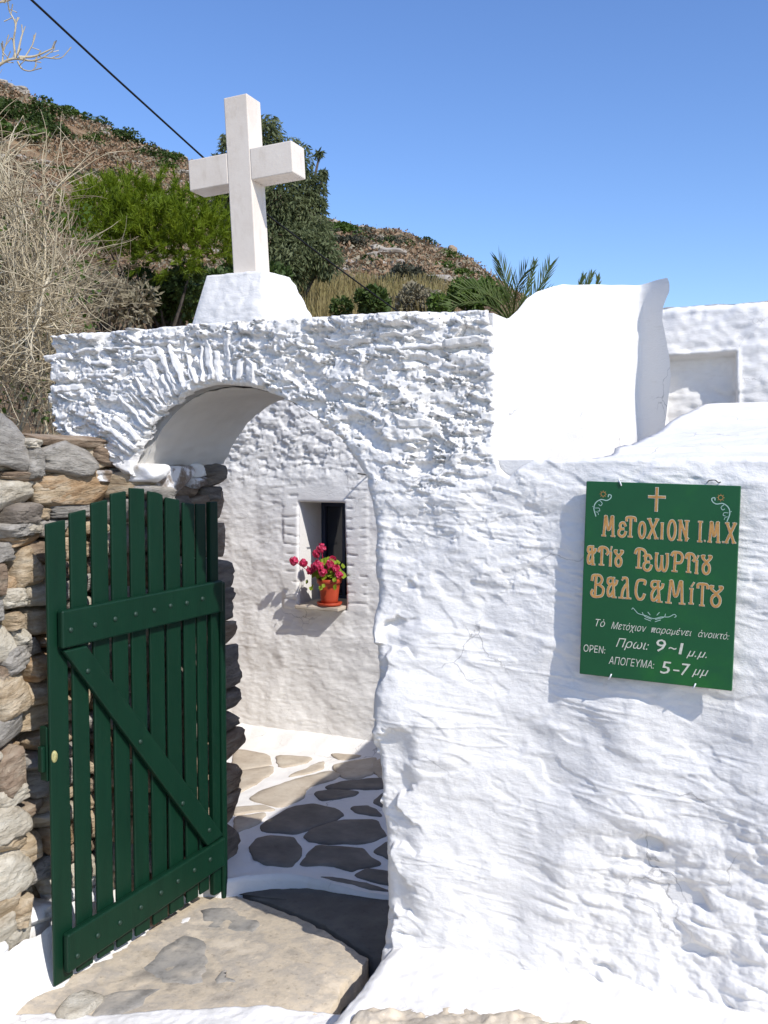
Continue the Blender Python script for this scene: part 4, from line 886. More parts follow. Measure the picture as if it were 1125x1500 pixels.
def flourish(sx, cx, cz):
    mb = MB(); f = lambda L: [(cx + sx * a, cz + b) for a, b in L]
    for L, wd in (([(-.020, -.028), (-.026, -.008), (-.022, .008), (-.008, .018), (.008, .016), (.018, .022), (.020, .030), (.013, .032), (.012, .026)], .0026), ([(-.012, .016), (-.004, .008), (-.008, .001), (-.013, .004)], .0018), ([(-.022, -.006), (-.012, -.006), (-.010, -.013), (-.015, -.014)], .0016), ([(-.021, -.016), (-.015, -.018), (-.013, -.024)], .0014), ([(-.024, -.004), (-.030, -.002)], .0014)):
        ribbon(mb, [(v.x, v.y) for v in bez(*[(a, b, 0) for a, b in f(L)], n=5)], wd, -.0076)
    mb.obj('scrollwork', M['mint'], SG)
    mb = MB()
    ribbon(mb, [(cx + sx * -.002 + .006 * math.cos(a * .5), cz + .033 + .006 * math.sin(a * .5)) for a in range(0, 13)], .0016, -.0079)
    for a in range(8): t = a * .785; ribbon(mb, [(cx + sx * -.002 + .008 * math.cos(t), cz + .033 + .008 * math.sin(t)), (cx + sx * -.002 + .0095 * math.cos(t), cz + .033 + .0095 * math.sin(t))], .0012, -.0079)
    mb.obj('painted_flower', M['ochre'], SG)
flourish(1, .050, .468); flourish(-1, .352, .470)
mb = MB()
for L in ([(.137, .192), (.140, .196), (.146, .190), (.155, .182), (.175, .178), (.195, .172), (.215, .178), (.235, .180), (.248, .188), (.254, .184), (.250, .180)], [(.165, .186), (.172, .176), (.19, .170)], [(.226, .187), (.222, .178), (.20, .170)], [(.18, .188), (.186, .181)], [(.21, .190), (.204, .182)], [(.172, .170), (.188, .165)], [(.214, .170), (.200, .164)]):
    ribbon(mb, [(v.x, v.y) for v in bez(*[(a, b, 0) for a, b in L], n=5)], .0018, -.0077)
mb.obj('divider_flourish', M['mint'], SG)
def words(txt, x, z, size, xs=1., shear=.35, m='cream', rot=0, off=.0):
    c = bpy.data.curves.new('text', 'FONT'); c.body = txt; c.size = size; c.shear = shear; c.offset = off; c.resolution_u = 2
    t = bpy.data.objects.new('text', c); COL.objects.link(t)
    dg = bpy.context.evaluated_depsgraph_get(); me = bpy.data.meshes.new_from_object(t.evaluated_get(dg))
    bpy.data.objects.remove(t); bpy.data.curves.remove(c)
    me.name = 'lettering'; me.materials.clear(); me.materials.append(M[m])
    A = np.zeros(len(me.vertices) * 3, np.float32); me.vertices.foreach_get('co', A); A = A.reshape(-1, 3)
    wd = A[:, 0].max() - A[:, 0].min(); x0 = A[:, 0].min()
    f = xs / wd if xs > 0 else 1
    B = A.copy(); B[:, 0] = (A[:, 0] - x0) * f; B[:, 1] = -.0078; B[:, 2] = A[:, 1]
    me.vertices.foreach_set('co', B.ravel()); me.update()
    return link('lettering', me, SG, (x, 0, z), (0, R(rot), 0))
words('Τὸ', .040, .137, .028, .026, .3, off=-.0001)
words('Μετόχιον', .083, .134, .027, .095, .35, off=-.0001)
words('παραμένει', .190, .134, .025, .105, .35, off=-.0001)
words('ἀνοικτό:', .312, .134, .025, .078, .35, off=-.0001)
words('Πρωι:', .098, .086, .034, .088, .35, off=-.0001)
words('9', .205, .085, .048, .026, .1, off=.0001); words('~', .238, .086, .04, .020, 0, off=.0001); words('1', .264, .083, .044, .012, .1, off=.0001)
words('μ.μ.', .284, .080, .034, .052, .45, off=-.0001)
words('ΟΡΕΝ:', .0096, .064, .027, .060, .1, off=-.0001)
words('ΑΠΟΓΕΥΜΑ:', .080, .037, .029, .122, .2, off=-.0001)
words('5', .218, .027, .048, .028, .15, off=.0001); words('-', .252, .030, .04, .016, 0, off=.0001); words('7', .272, .028, .046, .024, .15, off=.0001)
words('μμ', .300, .032, .036, .042, .45, off=-.0001)
for pts in ([(.0904, -.010, .529), (.0934, -.011, .533), (.0904, .006, .541)], [(.080, .004, -.008), (.082, -.011, .002), (.0875, -.012, .008)], [(.3045, .004, -.010), (.306, -.011, -.001), (.312, -.012, .006)]):
    pass
for (x, z, s_) in ((.093, .535, 1), (.085, .0, -1), (.307, .0, -1)):
    mb = MB(); mb.tube([(x + .004, -.0095, z - s_ * .010), (x, -.010, z), (x - .004, -.006, z + s_ * .005), (x - .005, .02, z + s_ * .006)], .0020, 6); mb.obj('clip', M['metal'], SG, True)
mb = MB(); mb.tube(bez((.315, .04, .541), (.322, -.004, .546), (.338, -.006, .548), (.345, .01, .542), (.352, .04, .546), n=5), .0014, 5); mb.obj('hanging_wire', M['iron'], SG, True)

# ------------------------------------------------------------------ white outbuilding roof, scrolled parapet and far wall on the right
ob = empty('white_outbuilding', (.5, 4.2, 0)); OBI = Matrix.Translation((-.5, -4.2, 0))
tag(ob, 'low white outbuilding with sloping plastered roof behind the sign wall', 'building')
t_, v = np.meshgrid(np.linspace(0, 1, 170), np.linspace(2.905, 5.75, 150), indexing='ij')
xl = -.70 + .0 * v; u = xl + (3.2 - xl) * t_
z = 1.598 + .30 * ss(2.9, 6.2, v) + .02 * ss(-.7, .6, u) + .018 * ss(3.285, 3.30, v + .01 * gn(u * 3, u * 0, 3)) + .008 * fbm(u * 2, v * 2, 201, 3) + .003 * fbm(u * 14, v * 14, 202, 2)
z -= .03 * (1 - ss(0, .04, v - 2.905))
P_ = np.stack([u, v, z], -1); sk = P_[0:1].copy(); sk[..., 2] = -.1; P_ = np.concatenate([sk, P_[0:1] - np.array([.001, 0, .015]), P_], 0)
o = link('roof', grid_mesh('roof', P_, M['white']), ob); o.matrix_parent_inverse = OBI
mb = MB(); mb.box(-.69, 3.2, 2.905, 5.74, -.1, 1.55); o = link('outbuilding_wall', mk('outbuilding_wall', mb.v, mb.f, M['white'], False), ob); o.matrix_parent_inverse = OBI
# scrolled parapet: plan line and outline
par = empty('scrolled_parapet', (-1.1, 5.2, 0)); PI_ = Matrix.Translation((1.1, -5.2, 0))
tag(par, 'smooth white scrolled parapet rising behind the right end of the arch wall', 'parapet')
plan = bez((-1.66, 4.62, 0), (-1.42, 4.88, 0), (-1.16, 5.17, 0), (-1.055, 5.30, 0), (-1.015, 5.335, 0), (-.965, 5.325, 0), (-.90, 5.285, 0), (-.85, 5.252, 0), n=12)
L = [0]
for i in range(1, len(plan)): L.append(L[-1] + (plan[i] - plan[i - 1]).length)
L = np.array(L); PXY = np.array([(p.x, p.y) for p in plan])
tot = L[-1]; nz = 110; nu = 150
tz = np.linspace(0, 1, nz)
zr = 1.0 + 1.58 * tz
rout = np.interp(zr, [1.0, 1.60, 1.68, 1.85, 2.05, 2.15, 2.25, 2.36, 2.42, 2.47, 2.50, 2.55], [-.03, -.03, -.026, -.002, .020, .012, -.012, -.04, -.034, -.012, .004, .004])
ss_, tt_ = np.meshgrid(np.linspace(0, 1, nu), tz, indexing='ij')
Ls = ss_ * (tot + rout[None, :])
xx = np.interp(Ls, L, PXY[:, 0]); yy = np.interp(Ls, L, PXY[:, 1])
ext = np.clip(Ls - tot, 0, None); xx = xx + ext * .86; yy = yy - ext * .5
topz = np.interp(ss_ * tot, [0, .12, .19, .24, .29, .35, .5, tot - .1, tot], [2.265, 2.275, 2.29, 2.33, 2.39, 2.43, 2.475, 2.51, 2.515])
zz = 1.0 + (topz - 1.0) * tt_ + .004 * gn(ss_ * 9, tt_ * 6, 6)
bump = .010 * fbm(ss_ * 4, tt_ * 4, 211, 3); rtop = np.clip((tt_ - .97) / .03, 0, 1) ** 2 * .03
front = np.stack([xx - bump * .7 + rtop * -.5, yy + bump * .7 + rtop * .5, zz], -1)
o = link('parapet_face', grid_mesh('parapet_face', front, M['white']), par); o.matrix_parent_inverse = PI_
bk = front.copy(); bk[..., 0] -= .12; bk[..., 1] += .30
o = link('parapet_back', grid_mesh('parapet_back', bk, M['white'], None, True, True), par); o.matrix_parent_inverse = PI_
cap = np.stack([front[:, -1], bk[:, -1]], 1); o = link('parapet_top', grid_mesh('parapet_top', cap, M['white']), par); o.matrix_parent_inverse = PI_
cap = np.stack([front[-1], bk[-1]], 1); o = link('parapet_end', grid_mesh('parapet_end', cap, M['white'], None, True, True), par); o.matrix_parent_inverse = PI_
# far wall with the shallow niche
fw_ = empty('far_wall', (0, 6, 0)); FI = Matrix.Translation((0, -6, 0)); tag(fw_, 'far whitewashed wall with a shallow rectangular niche, right of the parapet', 'wall')
xs = np.arange(-1.2, 2.6, .012); zs = np.arange(1.2, 2.56, .012); X, Z = np.meshgrid(xs, zs, indexing='ij')
N0, N1, NZ0, NZ1 = -1.0, -.60, 1.7, 2.19
nic = np.maximum(np.maximum(N0 - X, X - N1 - .04 * (NZ1 - Z)), np.maximum(NZ0 - Z, Z - NZ1 - .03 * (X + .7)))
hole_ = 1 - ss(-.008, .008, nic)
rim = np.exp(-((nic - .016) / .012) ** 2)
hh_ = .012 * fbm(X * 3, Z * 3, 220, 3) + .007 * fbm(X / .08, Z / .05, 221, 3) + .012 * rim - .10 * hole_
f1, f2, dx, dy, r1, r2, r3 = worley(X / .22, Z / .09, 222); hh_ += .008 * (r1 - .5) * ss(0, .15, f2 - f1)
top = ss(0, .03, 2.475 + .012 * gn(X * 3, X * 0, 3) + .008 * gn(X * 9, X * 0, 4) + .035 * X * 0 - Z)
Zt = np.minimum(Z, 2.475 + .012 * gn(X * 3, X * 0, 3) + .008 * gn(X * 9, X * 0, 4))
o = link('wall_face', grid_mesh('wall_face', np.stack([X, 6 - hh_ + .03 * (1 - top), Zt], -1), M['white']), fw_); o.matrix_parent_inverse = FI
mb = MB(); mb.box(-1.2, 2.6, 6.13, 6.5, -.1, 2.45); o = link('wall_core', mk('wall_core', mb.v, mb.f, M['white'], False), fw_); o.matrix_parent_inverse = FI

# ------------------------------------------------------------------ terrain: bank behind the stone wall, hillside
def W(u, v):
    """lateral u, depth v along the valley axis -> world x, y"""
    return u * math.cos(YAW) - v * math.sin(YAW), u * math.sin(YAW) + v * math.cos(YAW)
u, v = np.meshgrid(np.linspace(-9, -2.50, 90), np.linspace(-1, 2.95, 70), indexing='ij')
z = 1.57 + .05 * fbm(u * 2, v * 2, 230, 3) + .10 * (-2.5 - u) * .4
o = link('garden_bank', grid_mesh('garden_bank', np.stack([u, v, z], -1), M['earth'])); tag(o, kind='structure')
u, v = np.meshgrid(np.linspace(-9, -3.35, 80), np.linspace(2.93, 6.5, 60), indexing='ij')
z = 1.55 + .05 * fbm(u * 2, v * 2, 230, 3) + .10 * (-2.5 - u) * .4
o = link('garden_bank', grid_mesh('garden_bank', np.stack([u, v, z], -1), M['earth'])); tag(o, kind='structure')
mb = MB(); mb.box(-9, -3.36, 2.94, 6.4, -.1, 1.4); mb.box(-9, -2.62, -1, 2.935, -.1, 1.4); o = mb.obj('retaining_bank', M['earth']); tag(o, kind='structure')
RU = [-170, -60, -36.6, -33, -30.1, -26.5, -23.6, -20.5, -17.7, -14, -9.5, -5.3, -2, 1.5, 5.1, 8, 10.3, 13.5, 16, 20, 26, 34, 60]
RZ = [72, 50, 36.9, 35.2, 33.5, 32.4, 30.9, 29.8, 28.9, 27.4, 25.8, 23.5, 22.8, 22.2, 20.6, 19.4, 17.9, 16.0, 13.6, 10.0, 4, 0, -6]
def terr(u, v):
    ub = u / np.maximum(v, 6) * 95; ub = np.where(ub > 6, ub, np.where(ub < 0, u, u + (ub - u) * ub / 6.))
    zr = np.interp(ub, RU, RZ) + .35 * gn(u * .22, u * 0, 240) + .15 * gn(u * .8, u * 0, 241)
    near = np.interp(v, [5, 10, 14, 20, 30], [1.35, 2.45, 3.3, 4.7, 7.2])
    t = np.clip((v - 14) / 81., 0, 1)
    z = 3.3 + (zr - 3.3) * (t ** 1.02)
    side = 1 - ss(.16, .30, u / v); near = near * side + (-.3) * (1 - side)
    wv = ss(14, 34, v); z = near * (1 - wv) + z * wv
    z = z - ss(95, 180, v) * zr * .7
    return z + ss(12, 40, v) * (.9 * fbm(u * .07, v * .07, 242, 3)) * (1 - ss(70, 95, v)) + .12 * fbm(u * .6, v * .6, 243, 3)
vv = np.concatenate([np.linspace(6.4, 40, 80), np.linspace(40.7, 100, 110), np.linspace(102, 190, 30)])
uu = np.concatenate([np.linspace(-170, -50, 50), np.linspace(-49, 40, 180), np.linspace(41, 60, 15)])
u, v = np.meshgrid(uu, vv, indexing='ij'); z = terr(u, v); x, y = W(u, v)
o = link('hill', grid_mesh('hill', np.stack([x, y, z], -1), M['hill'])); tag(o, kind='structure')
rs = np.random.RandomState(11)
def leaf_cards(C, size, stretch, rs, up=0., dirs=None):
    """diamond leaves at centres C (n,3)"""
    n = len(C); a = rs.normal(size=(n, 3)) if dirs is None else dirs + .55 * rs.normal(size=(n, 3)); a[:, 2] += up; a /= np.linalg.norm(a, axis=1)[:, None]
    b = np.cross(a, rs.normal(size=(n, 3))); b /= np.linalg.norm(b, axis=1)[:, None]
    sz = (size * (.6 + .8 * rs.rand(n)))[:, None]
    V = np.stack([C - a * sz * stretch, C + b * sz, C + a * sz * stretch, C - b * sz], 1).reshape(-1, 3)
    F = np.arange(4 * n).reshape(n, 4); return V, F
def at_hill(px_u, v): return W(px_u, v)
# low scrub and stones too many to count
n = 30000
v = 22 + 76 * rs.rand(n) ** .8; u = (-.42 + .72 * rs.rand(n)) * v * 1.0
dens = fbm(u * .12, v * .12, 250, 3); k = (dens > -.35); u, v = u[k], v[k]
C0 = np.stack([*W(u, v), terr(u, v)], -1)
C = np.repeat(C0, 9, 0); sp = np.repeat(.07 + .0030 * v, 9)
C = C + rs.normal(size=C.shape) * sp[:, None] * np.array([1, 1, .5]); C[:, 2] += sp * .5
half = rs.rand(len(C0)) < .62; hm = np.repeat(half, 9)
for nm, mask, m in (('hill_scrub', hm, 'scrub'), ('hill_scrub', ~hm, 'scrubgrey')):
    V, F = leaf_cards(C[mask], .020 + .0007 * np.repeat(v, 9)[mask], 1.7, rs, .3)
    o = link(nm, fast(nm, V, F, M[m], False)); tag(o, kind='stuff'); o['label'] = 'rusty brown scrub covering the hillside' if m == 'scrub' else 'greyish dry scrub covering the hillside'
rock_me = stone_mesh('rock', 1, 1, .7, M['hillrock'], 77, 4, 4, .25, .08)
rv = np.zeros(len(rock_me.vertices) * 3, np.float32); rock_me.vertices.foreach_get('co', rv); rv = rv.reshape(-1, 3)
rf = np.array([p.vertices[:] for p in rock_me.polygons]); VV = []; FF = []
n = 900
v = 30 + 66 * rs.rand(n); u = (-.42 + .72 * rs.rand(n)) * v
k = fbm(u * .10, v * .10, 255, 3) > .0; u, v = u[k], v[k]
ridge = 220; u = np.concatenate([u, -38 + 50 * rs.rand(ridge)]); v = np.concatenate([v, 94 + 2 * rs.rand(ridge)])
zc = terr(u, v); xc, yc = W(u, v)
for i in range(len(u)):
    a = rs.rand() * 6.3; s_ = (.10 + .28 * rs.rand() ** 2) * (.5 + v[i] / 90); c, sn = math.cos(a), math.sin(a)
    q = rv * np.array([s_ * (1 + rs.rand()), s_, s_ * .8]); q = np.stack([q[:, 0] * c - q[:, 1] * sn + xc[i], q[:, 0] * sn + q[:, 1] * c + yc[i], q[:, 2] + zc[i] + s_ * .2], -1)
    FF.append(rf + len(VV) * len(rv)); VV.append(q)
bpy.data.meshes.remove(rock_me)
o = link('hill_rocks', fast('hill_rocks', np.concatenate(VV), np.concatenate(FF), M['hillrock'], False)); tag(o, kind='stuff'); o['label'] = 'pale rocks scattered over the hillside'
# shrubs on the hill, each one a thing
def shrub_mesh(name, m, sd, n=420, flat=.6, leafsz=.07):
    r = np.random.RandomState(sd); k = 14
    cl = r.normal(size=(k, 3)) * np.array([.42, .42, .14]); cl[:, 2] = np.abs(cl[:, 2]) + .12
    rad = .28 + .16 * r.rand(k); idx = r.randint(0, k, n); dv = r.normal(size=(n, 3)); dv /= np.linalg.norm(dv, axis=1)[:, None]
    C = cl[idx] + dv * (rad[idx] * (.55 + .5 * r.rand(n) ** .5))[:, None] * np.array([1, 1, flat + .2]); C[:, 2] = np.abs(C[:, 2])
    V, F = leaf_cards(C, np.full(n, leafsz), 1.3, r, 0, dv)
    return fast(name, V, F, m, False)
SH = [shrub_mesh('hill_shrub', M['bush'], 5, 1900, .6, .045), shrub_mesh('hill_shrub', M['bush'], 6, 1900, .6, .045), shrub_mesh('hill_shrub', M['greenbush'], 7, 1900, .6, .045), shrub_mesh('hill_shrub', M['greybush'], 8, 1900, .6, .045)]
hs = [(-30, 158, 88, 3.0, 0), (10, 180, 84, 3.2, 0), (45, 172, 86, 2.8, 1), (60, 195, 80, 2.6, 0), (20, 205, 74, 3.4, 2), (118, 182, 90, 2.0, 2), (75, 205, 74, 2.0, 1), (135, 188, 92, 1.7, 1), (182, 212, 90, 2.0, 0), (195, 218, 88, 1.7, 1), (222, 236, 84, 2.0, 0), (240, 240, 84, 1.8, 2), (150, 262, 60, 1.3, 3), (125, 212, 70, 1.5, 2),
      (512, 348, 88, 2.6, 2), (495, 342, 92, 1.8, 2), (555, 352, 92, 1.7, 2), (575, 358, 92, 1.5, 1), (600, 368, 92, 1.2, 3), (640, 382, 92, 1.4, 1), (660, 408, 60, 2.0, 2), (640, 415, 55, 1.8, 2), (690, 405, 85, 1.3, 1), (520, 400, 60, 1.1, 3), (545, 388, 70, .9, 1), (540, 375, 80, .9, 3), (480, 372, 66, 1.2, 1), (700, 425, 60, 1.8, 1), (620, 400, 70, 1.3, 2)]
CYc, F_ = 750., 1458.
for i, (px, py, vv_, r, kd) in enumerate(hs):
    cand = np.linspace(32, 95, 127); cz = terr((px - 562.5) / F_ * cand, cand); cy_ = 670 - (cz - EYE) / cand * F_
    vv_ = float(cand[int(np.argmin(np.abs(cy_ - py - 4)))]); r *= vv_ / 90
    u_ = (px - 562.5) / F_ * vv_; x, y = W(u_, vv_); z = float(terr(np.array(u_), np.array(float(vv_))))
    o = link('hill_shrub', SH[kd], None, (x, y, z - .1), (0, 0, i * 1.3)); o.scale = (r, r, r * .75)
    nm = ['dark green rounded shrub growing on the brown hillside', 'dark green rounded shrub growing on the brown hillside', 'fresh green spreading shrub growing on the brown hillside', 'greyish green shrub growing on the brown hillside'][kd]
    tag(o, nm, 'shrub', ['dark shrubs on the hillside', 'dark shrubs on the hillside', 'green shrubs on the hillside', 'grey shrubs on the hillside'][kd])
for i in range(95):
    vv_ = rs.uniform(35, 92); px = rs.uniform(-60, 740); u_ = (px - 562.5) / F_ * vv_; x, y = W(u_, vv_); z = float(terr(np.array(u_), np.array(vv_))); r = rs.uniform(.4, 1.25) * (.5 + vv_ / 120); kd = rs.randint(0, 4)
    o = link('hill_shrub', SH[kd], None, (x, y, z - .05), (0, 0, rs.rand() * 6)); o.scale = (r, r, r * .7)
    nm = ['dark green rounded shrub growing on the brown hillside', 'dark green rounded shrub growing on the brown hillside', 'fresh green spreading shrub growing on the brown hillside', 'greyish green shrub growing on the brown hillside'][kd]
    tag(o, nm, 'shrub', ['dark shrubs on the hillside', 'dark shrubs on the hillside', 'green shrubs on the hillside', 'grey shrubs on the hillside'][kd])
u_ = (661 - 562.5) / F_ * 93; x, y = W(u_, 93.); o = link('ridge_boulder', stone_mesh('ridge_boulder', .42, .45, .75, M['brown_stone'], 311, 7, 4, .15), None, (x, y, float(terr(np.array(u_), np.array(93.))) + .55)); tag(o, 'upright dark boulder alone on the ridge line', 'boulder')

# ------------------------------------------------------------------ trees and garden plants
def crown(name, m, parent, clumps, nleaf, size, stretch, sd, up=0, hollow=.55, droop=0):
    r = np.random.RandomState(sd); cl = np.array([c[:3] for c in clumps]); rad = np.array([c[3] for c in clumps])
    wgt = rad ** 2 / (rad ** 2).sum(); idx = r.choice(len(cl), nleaf, p=wgt)
    dv = r.normal(size=(nleaf, 3)); dv /= np.linalg.norm(dv, axis=1)[:, None]
    C = cl[idx] + dv * (rad[idx] * (hollow + (1.08 - hollow) * r.rand(nleaf) ** .7))[:, None]
    dd_ = dv.copy(); dd_[:, 2] -= droop
    V, F = leaf_cards(C, np.full(nleaf, size), stretch, r, up, dd_)
    return link(name, fast(name, V, F, m, False), parent)
def limb_tree(parent, base, tips, r0, m):
    mb = MB(); base = Vector(base)
    for t in tips:
        t = Vector(t); mid = base.lerp(t, .5) + Vector((rng.uniform(-.1, .1), rng.uniform(-.1, .1), -.05)) * (t - base).length * .3
        mb.tube([base, base.lerp(mid, .5), mid, t], [r0, r0 * .8, r0 * .55, r0 * .15], 6)
    mb.obj('trunk', m, parent, True)
# feathery green pine bush (left of the cross)
pu, pv = -2.42, 11.0
def pt(px, py, v):
    u_ = (px - 562.5) / F_ * v; x, y = W(u_, v); return (x, y, EYE + (670 - py) / F_ * v)
pine = empty('pine_bush', pt(235, 520, 11)); tag(pine, 'bright green feathery pine bush left of the cross', 'bush')
clp = [(150, 300, 10.7, .34), (185, 290, 11, .36), (225, 292, 11.1, .36), (265, 305, 11, .34), (300, 325, 11, .33), (320, 358, 11, .24), (205, 330, 10.6, .36), (250, 350, 10.6, .36), (165, 335, 10.6, .3), (285, 358, 10.7, .26), (322, 378, 11, .16), (150, 275, 11.2, .22), (195, 352, 11.2, .26), (140, 330, 11.0, .26), (235, 345, 11.3, .3)]
b0 = pine.location
clp = [(a, 306 + (b - 275) * .72, c, d) for a, b, c, d in clp]
r = np.random.RandomState(21); B = []; A = []; Ln = []
for (px, py, v_, rad) in clp:
    c = np.array(pt(px, py, v_)) - np.array(b0); nt_ = int(70 * (rad / .34) ** 2)
    for _ in range(nt_):
        dv = r.normal(size=3); dv[2] = dv[2] * .8 + .25; dv /= np.linalg.norm(dv)
        p = c + dv * rad * (.35 + .70 * r.rand() ** .5); ax = dv * .8 + np.array([0, 0, .75]) + .35 * r.normal(size=3); ax /= np.linalg.norm(ax)
        n = 46; t = r.rand(n); dd_ = ax[None] * .9 + .55 * r.normal(size=(n, 3)); dd_ /= np.linalg.norm(dd_, axis=1)[:, None]
        B.append(p + ax * (t * .15)[:, None]); A.append(dd_); Ln.append(.055 + .05 * r.rand(n))
B = np.concatenate(B); A = np.concatenate(A); Ln = np.concatenate(Ln)[:, None]
bb = np.cross(A, r.normal(size=A.shape)); bb /= np.linalg.norm(bb, axis=1)[:, None]
V = np.stack([B - bb * .0055, B + bb * .0055, B + A * Ln], 1).reshape(-1, 3)
o = link('crown', fast('crown', V, np.arange(len(V)).reshape(-1, 3), M['pine'], False), pine)
limb_tree(pine, (0, 0, -.2), [Vector(pt(px, py, v_)) - Vector(b0) for px, py, v_, _ in clp[::4]], .03, M['wood'])
# tall grey-green tree behind the cross
tree = empty('tall_tree', pt(400, 470, 17)); tag(tree, 'tall dusty green tree behind the cross', 'tree'); b0 = Vector(tree.location)
tc = [(395, 205, 17, .28), (345, 225, 17.2, .24), (385, 245, 17, .42), (430, 245, 17, .36), (455, 285, 17, .30), (360, 290, 17.2, .42), (410, 300, 16.8, .50), (445, 325, 17, .42), (465, 350, 16.8, .32), (400, 355, 16.8, .52), (440, 375, 16.6, .46), (360, 345, 17.3, .4), (475, 385, 16.6, .33), (420, 400, 16.5, .42), (470, 305, 17, .14), (475, 265, 17, .10), (335, 215, 17.3, .10), (470, 235, 17.2, .08), (380, 190, 17.2, .12), (325, 250, 17.2, .2), (330, 310, 17.2, .3)]
crown('crown', M['olive'], tree, [tuple(Vector(pt(a, b, c)) - b0) + (d_,) for a, b, c, d_ in tc], 26000, .0135, 4.0, 31, 0, .30, .9)
limb_tree(tree, (0, 0, -.6), [Vector(pt(a, b, c)) - b0 for a, b, c, d_ in tc], .10, M['wood'])
# low shrubs near the wall
def low_shrub(name, label, px, py, v, rad, m, sd, n=2600, sz=.02, stretch=1.8, flat=.85):
    b = pt(px, py, v); e = empty(name, b); tag(e, label, 'shrub'); r = random.Random(sd)
    cl = [(r.gauss(0, .42) * rad, r.gauss(0, .42) * rad, rad * (.25 + .6 * r.random()) * flat, rad * r.uniform(.28, .5)) for _ in range(11)]
    crown('crown', M[m], e, cl, n, sz, stretch, sd, .1, .5); limb_tree(e, (0, 0, -.4), [c[:3] for c in cl], .03, M['wood']); return e
low_shrub('round_shrub', 'round grey green shrub on the slope right of the tall tree', 602, 440, 24, .72, 'greybush', 41, 5200, .026, 2.2)
low_shrub('dark_shrub', 'small dark green shrub just above the arch wall', 545, 468, 13, .36, 'bush', 42, 3200, .018)
low_shrub('dark_shrub', 'narrow little conifer on the slope beside the round grey shrub', 545, 402, 34, .28, 'bush', 43, 900, .03, 1.5, 2.2)
low_shrub('green_shrub', 'bright green shrub at the left of the palm', 690, 462, 14, .45, 'greenbush', 44, 3600, .02)
low_shrub('green_shrub', 'leafy green shrub beneath the tall tree', 372, 440, 15.5, .6, 'bush', 45, 3600, .022)
low_shrub('dry_shrub', 'dead brown shrub between the dry grass and palm', 600, 462, 15, .42, 'scrubgrey', 46, 3000, .014, 3)
low_shrub('green_shrub', 'dark shrub in the shade beneath the pine bush', 268, 470, 12.2, .34, 'bush', 47, 2000, .018)
low_shrub('dry_shrub', 'rusty brown shrub under the pine bush beside pedestal', 225, 478, 12.6, .32, 'scrub', 48, 1800, .014, 3)
low_shrub('green_shrub', 'wide dark shrub under the right end of the pine bush', 305, 455, 12.5, .45, 'bush', 52, 3600, .018)
low_shrub('dark_shrub', 'dense dark shrub filling the shade between pine bush and thorn bush', 250, 462, 11.6, .5, 'bush', 50, 4200, .018)
low_shrub('dry_shrub', 'brown dead shrub behind the thorn bush', 165, 470, 10.5, .5, 'scrubgrey', 49, 2400, .014, 3)
# tall dry grass right of the pedestal
r = np.random.RandomState(51); n = 11000
v = 14.5 + 8 * r.rand(n); u = (r.uniform(415, 660, n) - 562.5) / F_ * v
B = np.stack([*W(u, v), terr(u, v) - .05], -1); hgt = (.14 + .26 * r.rand(n)) * (.7 + .6 * (fbm(u * 2, v * 2, 9, 2) > 0)); ln = r.normal(size=(n, 2)) * .09
T = B.copy(); T[:, 0] += ln[:, 0]; T[:, 1] += ln[:, 1]; T[:, 2] += hgt; a = r.rand(n) * 6.28; ww = np.stack([np.cos(a), np.sin(a), 0 * a], -1) * (.008 + .008 * r.rand(n))[:, None]
V = np.stack([B - ww, B + ww, T + ww * .4, T - ww * .4], 1).reshape(-1, 3); o = link('dry_grass', fast('dry_grass', V, np.arange(len(V)).reshape(-1, 4), M['straw'], False)); tag(o, kind='stuff'); o['label'] = 'tall dry straw coloured grass behind the arch wall'
# palm behind the wall
palm = empty('palm', pt(745, 480, 9.5)); tag(palm, 'young palm with spiky fronds rising behind the wall', 'palm'); b0 = Vector(palm.location)
def frond(name, par, b, base, path, wid, nl, sd):
    pts = bez(*[Vector(pt(*q)) - b for q in path], n=8); r = random.Random(sd); mb = MB(); mb.tube(pts, [.012 * (1 - .8 * i / len(pts)) for i in range(len(pts))], 4)
    for i in range(nl):
        t = .12 + .86 * i / nl; k = t * (len(pts) - 1); a = int(k); f = k - a; p = pts[a].lerp(pts[min(a + 1, len(pts) - 1)], f); tg = (pts[min(a + 1, len(pts) - 1)] - pts[a]).normalized()
        for s_ in (-1, 1):
            sd_ = tg.cross(Vector((0.35, -.8, .4))).normalized() * s_; dr = (tg * .95 + sd_ * .5 + Vector((0, 0, .25)) + Vector((r.uniform(-.15, .15), r.uniform(-.15, .15), r.uniform(-.05, .2)))).normalized()
            L_ = wid * (1 - .55 * t) * r.uniform(.8, 1.1); nb_ = dr.cross(tg).normalized(); wv = dr.cross(nb_).normalized() * .006
            b1 = len(mb.v); tip = p + dr * L_ - Vector((0, 0, .03 * L_)); m1 = p + dr * L_ * .45 + nb_ * .004
            mb.v += [tuple(p - wv * .5), tuple(p + wv * .5), tuple(m1 + wv), tuple(tip), tuple(m1 - wv)]; mb.f += [(b1, b1 + 1, b1 + 2, b1 + 4), (b1 + 4, b1 + 2, b1 + 3)]
    mb.obj('frond', M['palm'], par)
